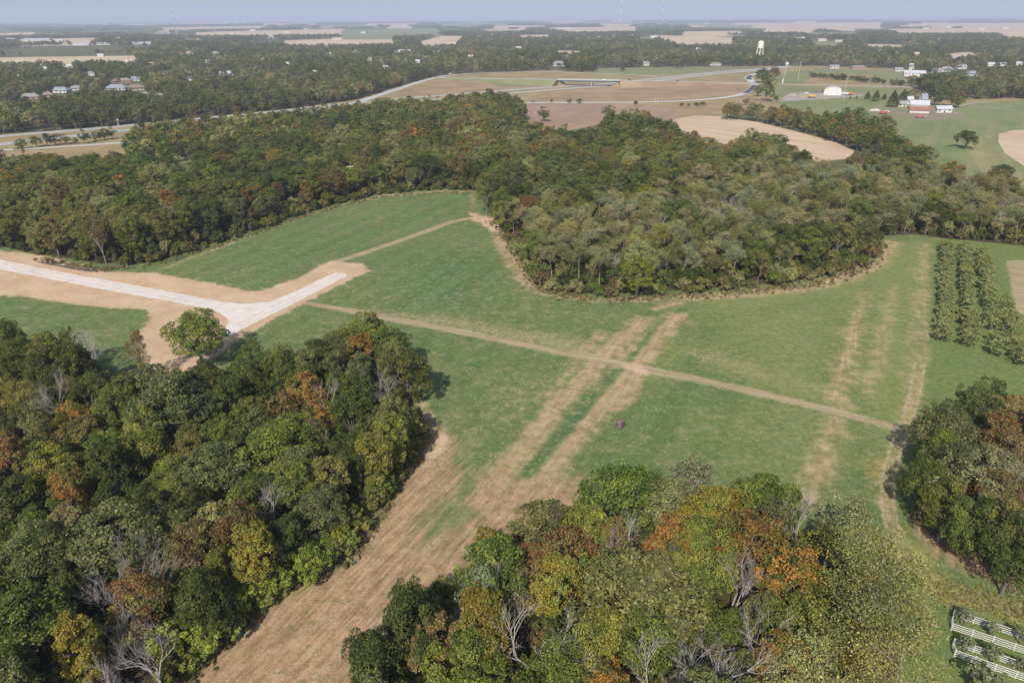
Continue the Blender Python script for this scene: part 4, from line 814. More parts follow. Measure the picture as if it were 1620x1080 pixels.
# keep the fields and roads that show between the woods free of crowns
SHOWN = [[(1076, 190), (1100, 182), (1140, 184), (1200, 193), (1262, 208), (1320, 224), (1352, 238), (1345, 246), (1296, 247), (1280, 238), (1262, 222), (1228, 206), (1190, 200), (1164, 206), (1150, 213), (1110, 208)], [(834, 164), (958, 164), (955, 180), (945, 192), (905, 200), (890, 190), (838, 188)], [(1076, 164), (1130, 166), (1150, 172), (1076, 182), (1060, 172)],
         [(1140, 214), (1160, 210), (1158, 226), (1140, 226)], [(222, 245), (258, 247), (300, 250), (300, 256), (250, 256)], [(60, 236), (130, 231), (200, 226), (205, 236), (90, 242)], [(1420, 190), (1520, 195), (1500, 230), (1440, 215)], [(1545, 215), (1600, 230), (1620, 262), (1620, 270), (1545, 240)]]
SHOWN = [np.array(q, float) for q in SHOWN]
def hides(t):
    q = P([(t['x'], t['y'], t['p'].H * t['sz'] * k) for k in (.35, .6, .85, 1.0)]); return any(inside(s_, q).any() for s_ in SHOWN)
TREES[:] = [t for t in TREES if not (t['wood'] in 'EN' and hides(t))]
# ------------------------------------------------------------------ the wide woods beyond (instances of a few trees)
FARPTS = []
def patch(x, y): return math.sin(x / 61 + 1.3 * math.sin(y / 97)) + math.sin(y / 83 + 1.1 * math.sin(x / 120 + 2)) + .7 * math.sin((x + y) / 37)
def scatter(d0, d1, sp, protos, smin, smax, cover, pal, seed):
    rng = np.random.RandomState(seed); R = d1; xs = np.arange(-R * .80, R * .80, sp); ys = np.arange(d0 * .70, R, sp); X_, Y_ = np.meshgrid(xs, ys)
    c = np.stack([X_.ravel(), Y_.ravel()], 1) + rng.uniform(-.5, .5, (X_.size, 2)) * sp; d = np.hypot(*c.T); c = c[(d > d0) & (d < d1)]
    q = P(np.column_stack([c, np.full(len(c), 6.0)])); c = c[(q[:, 0] > -70) & (q[:, 0] < 1690)]
    ok = np.ones(len(c), bool)
    for o in OPENS:
        lo, hi = o.min(0), o.max(0); b = ok & (c[:, 0] > lo[0]) & (c[:, 0] < hi[0]) & (c[:, 1] > lo[1]) & (c[:, 1] < hi[1]); i = np.nonzero(b)[0]; ok[i[inside(o, c[i])]] = False
    for o in (WOOD_E, WOOD_N): ok &= ~inside(o, c)
    ok &= ~((np.abs(c[:, 0]) < 226) & (c[:, 1] < 372)) 
    ok &= cleared(c, rng)
    if cover < 1:
        f1 = np.sin(c[:, 0] / 410 + 1.7 * np.sin(c[:, 1] / 900)) * np.sin(c[:, 1] / 620 + 2 + np.sin(c[:, 0] / 700)) + .5 * np.sin(c[:, 0] / 150 + c[:, 1] / 210) + rng.uniform(-.25, .25, len(c)); ok &= f1 < np.quantile(f1, cover)
    for x, y in c[ok]:
        s = rng.uniform(smin, smax); FARPTS.append((x, y, protos[rng.randint(len(protos))], s, s * rng.uniform(.8, 1.1), rng.uniform(0, 6.283), (pal if rng.rand() < .4 else pal[:6] + ['grey green'] if patch(x, y) > 0 else ['olive', 'pale olive', 'yellow green', 'brown', 'silver', 'grey green', 'dusty'])[rng.randint(7)], rng.uniform(.8, 1.25)))
# houses and sheds: (px, py of the base's middle, width px, depth/width, wall height m, roof rise m, turn deg, roof colour, wall colour, label, group)
HOUSES = [
 (50, 157, 27, .55, 3.0, 3.0, 12, 'grey', 'brick', 'long grey roofed brick house beside the dark cedar beyond the highway', None),
 (73, 154, 19, .7, 3.0, 2.8, 15, 'brown', 'brick', 'brown roofed brick house next to the long grey roofed one', None),
 (97, 147, 25, .6, 3.4, 3.0, -14, 'slate', 'white', 'white house with slate blue hipped roof behind a rust coloured tree', None),
 (124, 143, 22, .6, 3.0, 2.6, 10, 'grey', 'white', 'pale house with grey roof half hidden by trees beyond the highway', None),
 (186, 143, 30, .55, 3.2, 3.4, -10, 'slate', 'white', 'wide white house with slate roof above the lawn', None),
 (194, 131, 28, .5, 3.0, 2.8, 6, 'brown', 'brick', 'long brown roofed brick house behind the slate roofed one', None),
 (216, 143, 19, .7, 3.6, 3.0, 30, 'brown', 'tan', 'tan house with steep brown gables at the lawn corner', None),
 (217, 128, 13, .7, 3.2, 2.6, 0, 'slate', 'white', 'small grey house behind the tan gabled one', None),
 (146, 120, 8, .8, 4.5, 2.0, 0, 'grey', 'white', 'narrow white house deep in the trees beyond the highway', None),
 (358, 120, 19, .6, 3.6, 3.2, 24, 'pale', 'white', 'white house with pale roof alone in the wood', None),
 (296, 86, 22, .4, 4.0, 2.0, 4, 'tan', 'white', 'long white building with tan roof in the far trees', None),
 (341, 85, 12, .6, 3.2, 2.4, 0, 'grey', 'white', 'white house near the long tan roofed building', None),
 (883, 105, 17, .65, 4.6, 4.0, 18, 'grey', 'white', 'tall white farmhouse with grey roof behind the exit ramp', None),
 (1022, 104, 9, .7, 4.2, 3.0, 10, 'grey', 'tan', 'tan house between two trees behind the rough grass', None),
 (1131, 103.5, 19, .4, 3.0, 1.6, -4, 'grey', 'white', 'white bungalow near the water tower', None),
 (1319, 108.5, 14, .6, 3.2, 2.4, 4, 'grey', 'white', 'white house at the meadow beside a purple tree', None),
 (1358, 109.5, 23, .4, 3.2, 2.2, 2, 'brown', 'brick', 'low red brick house with brown roof on the meadow', None),
 (1445, 120.5, 31, .45, 4.6, 3.0, -3, 'pale', 'white', 'long white metal building with pale roof on the meadow edge', None),
 (1421, 113, 12, .6, 3.2, 2.4, 6, 'grey', 'white', 'grey roofed white house left of the long metal building'.replace('left of', 'behind'), None),
 (1441, 110, 7, .9, 6.5, 2.5, 0, 'pale', 'white', 'tall narrow white house behind the long metal building', None),
 (1481, 115, 16, .6, 3.6, 2.8, -8, 'grey', 'white', 'white house with grey roof beside the tall dark trees', None),
 (1496, 113, 18, .6, 3.6, 3.0, 6, 'grey', 'white', 'wide grey roofed house next to the tall dark trees', None),
 (1520, 109, 14, .6, 3.6, 3.0, 14, 'grey', 'white', 'white gabled house behind the tall dark trees', None),
 (1537, 120, 18, .6, 3.6, 3.0, 30, 'slate', 'white', 'white house with slate roof turned corner on among trees', None)]
FARB = [(302, 52, 7), (255, 55, 26), (300, 65, 13), (314, 65, 9), (225, 70, 28), (60, 64, 34), (12, 64, 24), (185, 62, 10), (533, 63, 14), (560, 84, 10), (629, 84, 10), (641, 83, 18), (715, 71, 10), (885, 46, 10), (897, 46, 16), (945, 60, 8), (972, 60, 9), (1000, 57, 6), (1228, 62, 8), (1262, 63, 10), (1270, 62, 6), (1300, 65, 13), (1327, 66, 12), (1567, 105, 9), (1586, 105, 10), (1612, 104, 9),
        (693, 37, 8), (640, 41, 7), (742, 44, 9), (780, 56, 8), (812, 38, 7), (1118, 38, 12), (1208, 37, 10), (1330, 41, 8), (1395, 39, 9), (1465, 46, 10), (1500, 44, 8), (1553, 47, 9), (1590, 46, 12), (430, 60, 8), (400, 49, 8), (482, 47, 9), (515, 45, 8), (366, 55, 7), (130, 72, 22), (165, 71, 18), (95, 66, 10), (455, 52, 8), (575, 53, 7), (1060, 40, 8), (1155, 47, 7), (1425, 33, 10), (1020, 37, 7), (930, 38, 9),
        (112, 108, 8), (205, 100, 9), (262, 118, 8), (300, 128, 9), (330, 100, 8), (420, 96, 10), (455, 104, 9), (498, 118, 10), (520, 88, 9), (585, 96, 9), (610, 110, 9), (690, 84, 9), (745, 92, 8), (660, 100, 8), (30, 120, 9), (70, 112, 8), (160, 90, 8), (240, 104, 7), (820, 78, 9), (1390, 80, 8), (1450, 88, 8), (1175, 72, 8), (1105, 80, 8)]
HOLES = []
for h in HOUSES: HOLES.append((*G(h[0], h[1])[:2], abs((G(h[0] + h[2] * .5, h[1]) - G(h[0], h[1]))[0]) + 7, .85))
for h in FARB: HOLES.append((*G(h[0], h[1])[:2], abs((G(h[0] + h[2] * .5, h[1]) - G(h[0], h[1]))[0]) + 4, .87))
HOLES.append((*G(1200, 96)[:2], 14, .97))
def cleared(c, rng):
    """False for places between the camera and a house, where its lawn and drive lie"""
    ok = np.ones(len(c), bool)
    for x, y, r, near in HOLES:
        d = math.hypot(x, y); ux, uy = x / d, y / d; al = c[:, 0] * ux + c[:, 1] * uy; la = np.abs(c[:, 0] * uy - c[:, 1] * ux)
        ok &= ~((la < r * (.85 + .3 * rng.rand(len(c)))) & (al > d * near) & (al < d + r) & (rng.rand(len(c)) < .93))
    return ok
# ------------------------------------------------------------------ build the trees: the 300 that show largest singly, the rest as woodland
import bmesh
def shade(pal, j, hue):
    a, b = PAL[pal]; return [c * j * h for c, h in zip(a, hue)], [c * j * h for c, h in zip(b, hue)]
WHERE = {'A': 'wood by brown slope', 'B': 'grove by white fences', 'D': 'thicket by rutted track', 'E': 'wood behind field', 'N': 'row behind stubble field', 'open': 'open land near the highway'}
POLY = {'A': WOOD_A, 'B': WOOD_B, 'D': WOOD_D, 'E': WOOD_E, 'N': WOOD_N}
LOOK = {'dark green': 'dark green', 'mid green': 'fresh green', 'grey green': 'grey green', 'yellow green': 'yellowish green', 'olive': 'olive', 'orange': 'orange', 'rust': 'rust red', 'golden': 'golden', 'brown': 'brownish', 'mixed': 'two-toned', 'silver': 'silvery', 'pale olive': 'pale olive', 'feather': 'feathery', 'dusty': 'dusty tan', 'spring green': 'vivid green'}
def look_of(t): return ('bare twiggy' if t['p'] in BARE else 'bare grey') if t['kind'] == 'dead_tree' else LOOK[t['pal']]
def noun_of(t): return {'broadleaf_tree': 'upright tree' if t['p'] in MAPLE else 'loose tree' if t['p'] in LOOSE else 'spreading tree', 'locust_tree': 'thin airy tree', 'dead_tree': 'leafless tree', 'shrub': 'shrub', 'cedar_tree': 'cedar'}[t['kind']]
def describe(t, near):
    w = t['wood']; size = 'large ' if t['r'] > 5.9 else 'small ' if t['r'] < (1.9 if t['kind'] == 'shrub' else 3.8) else ''
    lab = size + look_of(t) + ' ' + noun_of(t)
    if w == 'open': return lab + ' standing in open land near the highway'
    e = -sdist(POLY[w], np.array([[t['x'], t['y']]]))[0]
    n = look_of(near); place = 'edge of ' if e < 5 else 'in '
    a = 'an ' if n[0] in 'aeiou' else 'a '
    lab += ' beside ' + a + n + (' shrub' if near['kind'] == 'shrub' else ' one' if t['kind'] == near['kind'] else ' tree')
    return lab + ', ' + (place + WHERE[w] if place == 'in ' else 'edge of ' + WHERE[w])
EMPTYMESH = None
def single(t):
    root = link(t['kind'], None, loc=(t['x'], t['y'], ground_z(t['x'], t['y']) - .05)); root.rotation_euler = (t['tilt'][0], t['tilt'][1], t['rz']); root.scale = (t['s'] * t['ax'], t['s'] / t['ax'], t['sz'])
    k = t['kind']
    tag(root, describe(t, t['near']), 'shrub' if k == 'shrub' else 'tree', {'dead_tree': 'bare trees, ', 'shrub': 'shrubs, ', 'locust_tree': 'thin trees, ', 'cedar_tree': 'cedars, ', 'broadleaf_tree': 'leafy trees, '}[k] + WHERE[t['wood']])
    hue = (1 + t['hue'], 1.0, 1 - t['hue'] * .6); a, b = shade(t['pal'], t['j'], hue)
    if t['p'].trunk: link('trunk', t['p'].trunk, root)
    if t['p'].crown:
        c = link('crown', t['p'].crown, root); c['tint'] = a; c['tint2'] = b
    return root
for t in TREES:
    d = math.sqrt(t['x'] ** 2 + t['y'] ** 2 + 70 ** 2); t['size'] = t['r'] / d; t['hue'] = RNG.normal(.04, .06)
    q = P([(t['x'], t['y'], t['p'].H * t['sz'])])[0]; t['vis'] = (-40 < q[0] < 1660) and q[1] < 1090
    if t['wood'] == 'E':                    # inside the wood a tree shows only its top
        t['size'] *= .75
LIMIT = {'broadleaf_tree': 300, 'locust_tree': 60, 'dead_tree': 70, 'shrub': 180, 'cedar_tree': 60}
rest = []; cnt = {}; chosen = []
AX = np.array([(t['x'], t['y']) for t in TREES])
for i, t in enumerate(TREES):
    dd = np.hypot(AX[:, 0] - t['x'], AX[:, 1] - t['y']); dd[i] = 1e9; t['near'] = TREES[int(np.argmin(dd))]
for k in LIMIT:
    ts = sorted([t for t in TREES if t['kind'] == k and t['vis']], key=lambda t: -t['size']); cnt[k] = (min(len(ts), LIMIT[k]), len(ts))
    for t in ts[:LIMIT[k]]: single(t)
    rest += ts[LIMIT[k]:]
print('TREES', cnt)

def scatter_object(name, items, label):
    """points carrying tree number, size, turn and colour; trees are instanced on them"""
    protos = []; 
    for it in items:
        if it[2] not in protos: protos.append(it[2])
    cl = bpy.data.collections.new(name + '_kinds'); num = {}
    for i, p in enumerate(protos):
        bm = bmesh.new()
        if p.crown: bm.from_mesh(p.crown)
        n0 = len(bm.faces)
        if p.trunk: bm.from_mesh(p.trunk)
        bm.faces.ensure_lookup_table()
        for f in bm.faces[n0:]: f.material_index = 1
        me = bpy.data.meshes.new('%s_%02d' % (name, i)); bm.to_mesh(me); bm.free()
        me.materials.append(M_LEAF); me.materials.append(p.trunk.materials[0] if p.trunk else M_BARK)
        cl.objects.link(bpy.data.objects.new('%s_%02d' % (name, i), me)); num[p] = i
    n = len(items); me = bpy.data.meshes.new(name); me.vertices.add(n)
    me.vertices.foreach_set('co', np.array([(it[0], it[1], -.3 if math.hypot(it[0], it[1]) > 420 else -.1) for it in items], np.float32).ravel())
    def at(nm, typ, arr, key): me.attributes.new(nm, typ, 'POINT').data.foreach_set(key, arr)
    at('which', 'INT', np.array([num[it[2]] for it in items], np.int32), 'value')
    at('size', 'FLOAT_VECTOR', np.array([(it[3] * (1 + .15 * math.sin(it[0] * 7.7)), it[3] * (1 + .15 * math.sin(it[1] * 5.3)), it[4]) for it in items], np.float32).ravel(), 'vector')
    at('turn', 'FLOAT_VECTOR', np.array([(it[8][0], it[8][1], it[5]) if len(it) > 8 else (0, 0, it[5]) for it in items], np.float32).ravel(), 'vector')
    r_ = np.random.RandomState(5); t1 = []; t2 = []
    for it in items:
        h = r_.normal(.03, .06); a, b = shade(it[6], it[7], (1 + h, 1.0, 1 - h * .6)); t1.append((*a, 1)); t2.append((*b, 1))
    at('tint', 'FLOAT_COLOR', np.array(t1, np.float32).ravel(), 'color'); at('tint2', 'FLOAT_COLOR', np.array(t2, np.float32).ravel(), 'color')
    ob = link(name, me); tag(ob, label, None, None, 'stuff')
    ng = bpy.data.node_groups.new(name, 'GeometryNodeTree'); ng.interface.new_socket('Geometry', in_out='INPUT', socket_type='NodeSocketGeometry'); ng.interface.new_socket('Geometry', in_out='OUTPUT', socket_type='NodeSocketGeometry')
    gi = ng.nodes.new('NodeGroupInput'); go = ng.nodes.new('NodeGroupOutput'); ip = ng.nodes.new('GeometryNodeInstanceOnPoints'); ci = ng.nodes.new('GeometryNodeCollectionInfo'); mp = ng.nodes.new('GeometryNodeMeshToPoints')
    ci.inputs['Collection'].default_value = cl; ci.inputs['Separate Children'].default_value = True; ci.inputs['Reset Children'].default_value = True
    def na(nm, typ):
        k = ng.nodes.new('GeometryNodeInputNamedAttribute'); k.data_type = typ; k.inputs['Name'].default_value = nm; return [s for s in k.outputs if s.enabled and s.name == 'Attribute'][0]
    e2r = ng.nodes.new('FunctionNodeEulerToRotation')
    L = ng.links.new; L(gi.outputs[0], mp.inputs[0]); L(mp.outputs[0], ip.inputs['Points']); L(ci.outputs[0], ip.inputs['Instance']); ip.inputs['Pick Instance'].default_value = True
    L(na('which', 'INT'), ip.inputs['Instance Index']); L(na('size', 'FLOAT_VECTOR'), ip.inputs['Scale']); L(na('turn', 'FLOAT_VECTOR'), e2r.inputs[0]); L(e2r.outputs[0], ip.inputs['Rotation']); L(ip.outputs[0], go.inputs[0])
    md = ob.modifiers.new('trees', 'NODES'); md.node_group = ng; return ob
items = [(t['x'], t['y'], t['p'], t['s'], t['sz'], t['rz'], t['pal'], t['j'], t['tilt']) for t in rest if t['wood'] != 'open']
scatter_object('woodland', items, 'mixed autumn woodland behind the field up to the highway')
FAR_PAL = ['dark green', 'mid green', 'grey green', 'olive', 'grey green', 'dark green', 'olive', 'yellow green', 'brown', 'pale olive', 'olive', 'mid green', 'grey green', 'mixed', 'dark green', 'silver']
scatter(430, 1150, 8.6, MIDT + MIDL[:1], .75, 1.1, 1.0, FAR_PAL, 1)
scatter(1150, 2300, 11.5, LOWT, .8, 1.15, .93, FAR_PAL, 2)
scatter(2300, 4200, 17, LOWT, .95, 1.4, .80, FAR_PAL, 3)
scatter(4200, 7500, 62, STAND, .75, 1.1, .55, FAR_PAL[:8], 4)
scatter(7500, 16000, 130, STAND, 1.0, 1.5, .60, FAR_PAL[:8], 5)
for t in rest:
    if t['wood'] == 'open': FARPTS.append((t['x'], t['y'], t['p'], t['s'], t['sz'], t['rz'], t['pal'], t['j']))
print('FAR', len(FARPTS))
scatter_object('distant_woodland', FARPTS, 'distant woods reaching to the hazy horizon')
# saplings and brush filling the woods beneath the trees
und = []
for w, poly, sp in (('A', WOOD_A, 2.7), ('B', WOOD_B, 2.7), ('D', WOOD_D, 2.6), ('E', WOOD_E, 3.0)):
    lo, hi = poly.min(0), poly.max(0); lo = np.maximum(lo, (-330, 30)); hi = np.minimum(hi, (330, 420)); n = int((hi - lo).prod() / sp ** 2); c = lo + RNG.uniform(0, 1, (n, 2)) * (hi - lo); d_ = sdist(poly, c)
    ok = (d_ < -.6) & in_frame(c, 3.0, 40)
    if w == 'E': ok &= (d_ > -34) & clear_any(c)
    for (x, y), dd in zip(c[ok], d_[ok]):
        s = RNG.uniform(.45, 1.25) * (1.15 if dd < -3 else .8)
        und.append((x, y, SHRUB[RNG.randint(3)], s, s * RNG.uniform(.8, 1.5), RNG.uniform(0, 6.28), pick({'dark green': 4, 'mid green': 2, 'olive': 3, 'brown': 2.0, 'pale olive': 1.2 if w == 'E' else .4}), RNG.uniform(.7, 1.1)))
scatter_object('undergrowth', und, 'dense brush and saplings filling the woods under the trees')
print('UNDER', len(und))
# rank weeds along the wood edges and the worn margins of the field
wd = []
def weeds_along(pts, n, spread, pals, lo=.09, hi=.26):
    pl = world_poly(pts); seg = np.hypot(*np.diff(pl, axis=0).T); cum = np.r_[0, np.cumsum(seg)]
    for u in RNG.uniform(0, cum[-1] - .01, n):
        i = np.searchsorted(cum, u, side='right') - 1; q = pl[i] + (pl[i + 1] - pl[i]) * (u - cum[i]) / seg[i]; s = RNG.uniform(lo, hi)
        wd.append((q[0] + RNG.normal(0, spread), q[1] + RNG.normal(0, spread), SHRUB[RNG.randint(3)], s, s * RNG.uniform(.7, 1.3), RNG.uniform(0, 6.28), pick(pals), RNG.uniform(.8, 1.3)))
DRY = {'dusty': 3, 'brown': 2, 'pale olive': 3, 'olive': 1}
weeds_along([(668, 700), (640, 742), (600, 812), (548, 885), (470, 925), (420, 955), (345, 1030), (280, 1092)], 500, .9, DRY)
weeds_along([(780, 350), (805, 380), (834, 428), (852, 457), (885, 469), (960, 474), (1100, 468), (1200, 460), (1290, 450), (1360, 428), (1390, 400)], 1100, 1.6, {'rust': 2, 'dusty': 3, 'brown': 3, 'pale olive': 3})
weeds_along([(205, 424), (250, 419), (330, 394), (400, 371), (470, 346), (540, 326), (600, 312), (700, 305), (745, 306)], 500, 1.0, DRY)
weeds_along([(1464, 808), (1490, 834), (1540, 868), (1600, 908), (1640, 925)], 500, 1.5, DRY)
weeds_along([(60, 410), (100, 418), (150, 427), (205, 424)], 200, 1.2, {'brown': 3, 'dusty': 2})
weeds_along([(1465, 925), (1500, 938), (1560, 952), (1640, 975)], 900, 1.8, {'golden': 2, 'dusty': 3, 'pale olive': 2}, .05, .12)
weeds_along([(600, 1045), (690, 975), (745, 940), (760, 890), (830, 860), (920, 810), (1040, 800)], 300, 1.2, DRY)
scatter_object('weeds', wd, 'dry brown and olive weeds along the edges of woods and field')
# ------------------------------------------------------------------ things
def pxm(px, py, w): return abs((G(px + w / 2, py) - G(px - w / 2, py))[0])
# --- orchard rows: small trees with yellow fruit
ROWS = [('first orchard row beside the rutted track', (1496, 392), (1491, 545), 22), ('second orchard row from the rutted track', (1524, 396), (1532, 553), 22), ('third orchard row from the rutted track', (1553, 404), (1576, 566), 22), ('short outer orchard row', (1586, 480), (1612, 582), 13)]
ro = random.Random(5)
for nm, a, b, n in ROWS:
    A_, B_ = G(*a), G(*b)
    for k in range(n):
        q = A_ + (B_ - A_) * (k + .5) / n; pr = FRUIT[ro.randrange(3)]; s = ro.uniform(.94, 1.12) * (1.0 if nm[0] != 'o' else .95)
        if ro.random() < .02: continue
        if nm.startswith('third') and k in (14,): s *= .7
        o = link('fruit_tree', None, loc=(q[0] + ro.gauss(0, .25), q[1] + ro.gauss(0, .25), ground_z(q[0], q[1]) - .03), rz=ro.uniform(0, 6.28)); o.scale = (s, s * 1.12, s * ro.uniform(.78, .95))
        end = 'at the field end of the ' if k == n - 1 else 'at the wood end of the ' if k == 0 else 'in the '
        tag(o, 'olive fruit tree ' + end + nm, 'fruit tree', 'fruit trees of the ' + nm)
        link('trunk', pr.trunk, o); c = link('crown', pr.crown, o); j = ro.uniform(.85, 1.15); h = ro.gauss(0, .05)
        c['tint'] = [.185 * j * (1 + h), .222 * j, .078 * j]; c['tint2'] = [.235 * j * (1 + h), .250 * j, .092 * j]; tag(link('fruit', pr.fruit, o), kind='stuff')

# --- white board fences with young trees inside
M_RAIL = plain('white_board', (.54, .52, .49), .10, 2.0, .5)
def board_fence(name_label, corners, h=1.35, panel=2.5):
    w = [G(*c)[:2] for c in corners]; root = link('board_fence', None, loc=(*w[1], 0)); tag(root, name_label, 'fence', 'white board fences around the young trees'); base = w[1]
    post = mesh_py('post', *(lambda m: (m.v, m.f))(MB().box((0, 0, h / 2 + .03), (.11, .11, h + .18))), M_RAIL); rails = {}
    for i in range(len(w) - 1):
        a, b = w[i], w[i + 1]; L = np.hypot(*(b - a)); n = max(1, round(L / panel)); an = math.atan2(b[1] - a[1], b[0] - a[0]); pl = L / n
        for k in range(n + 1):
            if k == 0 and i > 0: continue
            q = a + (b - a) * k / n - base; link('post', post, root, (q[0], q[1], ground_z(*(q + base)) - .06), an)
        if round(pl, 3) not in rails: rails[round(pl, 3)] = mesh_py('rail', *(lambda m: (m.v, m.f))(MB().box((0, 0, 0), (pl - .02, .04, .11))), M_RAIL)
        for k in range(n):
            q = a + (b - a) * (k + .5) / n - base; off = np.array([-math.sin(an), math.cos(an)]) * .08
            for z in (.24, .58, .92, 1.27): link('rail', rails[round(pl, 3)], root, (q[0] - off[0], q[1] - off[1], z + ground_z(*(q + base))), an)
FEN = [((1745, 1054), (1507, 976), (1504.5, 996), (1745, 1075), 'white four board fence around young trees beside the golden weeds'), ((1745, 1105), (1507, 1021), (1509, 1038), (1745, 1122), 'white four board fence between two other rows of young trees')]
for f_ in FEN: board_fence(f_[4], f_[:4])
ry = random.Random(8)
def young(px, py, s, lab, pal='silver'):
    g = G(px, py); pr = YOUNG[ry.randrange(2)]; o = link('young_tree', None, loc=(g[0], g[1], ground_z(g[0], g[1]) - .03), rz=ry.uniform(0, 6.28)); o.scale = (s, s, s * 1.05); tag(o, lab, 'tree', 'young trees by the white fences')
    link('trunk', pr.trunk, o); c = link('crown', pr.crown, o); c['tint'] = [.165, .190, .090]; c['tint2'] = [.200, .215, .115]
for k, (px, py, s) in enumerate([(1522, 992, .9), (1566, 1006, .75), (1613, 1020, .85), (1660, 1034, .85)]): young(px, py, s, ['bushy young tree at the closed end of the fence by golden weeds', 'thin young tree second from the closed end of the fence by golden weeds', 'round young tree third from the closed end of the fence by golden weeds', 'young tree fourth from the closed end of the fence by golden weeds'][k])
for k, (px, py, s) in enumerate([(1524, 1034, .85), (1567, 1049, .9), (1613, 1065, .8)]): young(px, py, s, ['bushy young tree at the closed end of the middle fence', 'wide young tree second from the closed end of the middle fence', 'young tree third from the closed end of the middle fence'][k])
for k, (px, py, s) in enumerate([(1535, 1092, 1.3), (1568, 1104, 1.2)]): young(px, py, s, ['unfenced young tree nearest the autumn grove'.replace('nearest', 'next to'), 'unfenced young tree between the grove and its neighbour'][k])

# --- pop-up hunting blind
m, nt, out = new_mat('camouflage_cloth'); ob_ = nd(nt, 'ShaderNodeTexCoord').outputs['Object']; n1 = noise(nt, ob_, 2.2, 3, .6); n2 = noise(nt, ob_, 5.0, 2)
cc = mixc(nt, stepn(nt, n1, .46, .54), (.11, .075, .07), (.20, .145, .135)); cc = mixc(nt, stepn(nt, n2, .55, .6), cc, (.06, .045, .042)); surf(nt, out, cc, .8, .15, n1, .05, .4); M_CAMO = m
g = G(980, 675.5); bl_ = link('hunting_blind', None, loc=(g[0], g[1], ground_z(g[0], g[1])), rz=math.radians(42)); tag(bl_, 'brown camouflage pop-up hunting blind alone in the green field', 'blind')
S_ = .74; HB = 1.62
v = []                                                        # square tent whose hubs push each wall outwards
for z, k, m_ in ((.0, 1.0, 1.0), (.8, 1.04, 1.22), (HB, .96, 1.0)):
    for i in range(8):
        a = i * math.pi / 4 + math.pi / 4; r_ = S_ * (1.414 * k if i % 2 == 0 else m_); v.append((r_ * math.cos(a), r_ * math.sin(a), z))
MB().add(v, [(j * 8 + i, j * 8 + (i + 1) % 8, j * 8 + 8 + (i + 1) % 8, j * 8 + 8 + i) for j in range(2) for i in range(8)]).build('wall', M_CAMO, bl_)
v = [(S_ * (1.40 if i % 2 == 0 else 1.02) * math.cos(i * math.pi / 4 + math.pi / 4), S_ * (1.40 if i % 2 == 0 else 1.02) * math.sin(i * math.pi / 4 + math.pi / 4), HB - .02) for i in range(8)] + [(0, 0, HB + .26)]
MB().add(v, [(i, (i + 1) % 8, 8) for i in range(8)]).build('roof', M_CAMO, bl_)
for k in range(4):
    a = k * math.pi / 2; c_ = S_ * 1.14; MB().box((0, 0, 0), (.06, .7, .26)).build('window', M_DARK, bl_, loc=(c_ * math.cos(a), c_ * math.sin(a), 1.12), rz=a)

# --- silt fence, fallen branches, orange tape
w_ = smooth([G(*p)[:2] for p in [(64, 416), (85, 420), (105, 424), (130, 428), (155, 430.5)]], 4); sf = link('silt_fence', None, loc=(*w_[0], 0)); tag(sf, 'low black silt fence between the gravel road and the wood', 'silt fence')
v, f = [], []
for i, q in enumerate(w_): v += [(*(q - w_[0]), -.05), (*(q - w_[0]), .62 + .06 * math.sin(i * 2.1)), (*(q - w_[0] + np.array([0, .05])), .62 + .06 * math.sin(i * 2.1)), (*(q - w_[0] + np.array([0, .05])), -.05)]
for i in range(len(w_) - 1):
    for k in range(3): f.append((i * 4 + k, i * 4 + k + 1, i * 4 + 5 + k, i * 4 + 4 + k))
MB().add(v, f).build('fabric', M_DARK, sf)
for q in w_[::2]: MB().box((0, .1, .4), (.06, .06, .95)).build('stake', M_TWIG, sf, loc=(*(q - w_[0]), 0))
for k, (px, py, rz, s) in enumerate([(30, 433, .3, .55), (48, 431, -.5, .4), (95, 449, .9, .4)]):
    rngb = np.random.RandomState(200 + k); mb = MB(); tp = []; branches(rngb, mb, np.array([0, 0, .1]), np.array([1, .1, .05]), 8.0, .12, 3, tp, .5, (2, 3), .0, .6); g = G(px, py)
    o = mb.build('fallen_branch', M_BARK, None, loc=(g[0], g[1], .25), rz=rz); o.scale = (s, s, s * .3); tag(o, ['long dark fallen branch lying across the gravel road', 'small dark fallen branch on the gravel road', 'thin fallen stick on bare earth below the gravel road'][k], 'branch')
M_ORANGE = plain('orange_plastic', (.50, .17, .07), .2, 1.0)
tp = [G(*p, .12) for p in [(1440, 676), (1452, 678), (1463, 683), (1472, 692)]]; tag(MB().tube([q - tp[0] * np.array([1, 1, 0]) for q in smooth(tp, 4)], .16, 6).build('orange_pipe', M_ORANGE, None, loc=(tp[0][0], tp[0][1], 0)), 'rusty orange pipe lying where the track meets the thicket', 'pipe')

# --- water tower
M_LEG = plain('tower_leg_paint', (.62, .60, .56), .12, .4, .6)
g = G(1200.5, 95); hT = height_to(g, 64.3); wt = link('water_tower', None, loc=(g[0], g[1], -.3)); tag(wt, 'white water tower on six legs rising from the far trees', 'water tower')
r_ = pxm(1200, 95, 9.6) / 2; zt = hT * .60
MB().lathe([(.01, zt - r_ * .45), (r_ * .55, zt - r_ * .32), (r_ * .9, zt), (r_, zt + r_ * .3), (r_, hT - r_ * .75), (r_ * .88, hT - r_ * .38), (r_ * .6, hT - r_ * .14), (r_ * .25, hT - .02 * r_), (.01, hT)], n=24).build('tank', M_LEG, wt)
for k in range(6):
    a = k * math.pi / 3 + .3; MB().tube([(r_ * 1.35 * math.cos(a), r_ * 1.35 * math.sin(a), 0), (r_ * .98 * math.cos(a), r_ * .98 * math.sin(a), zt + r_ * .3)], .62, 8).build('leg', M_WHITE, wt)
MB().tube([(0, 0, 0), (0, 0, zt)], 1.3, 12).build('riser', M_LEG, wt)
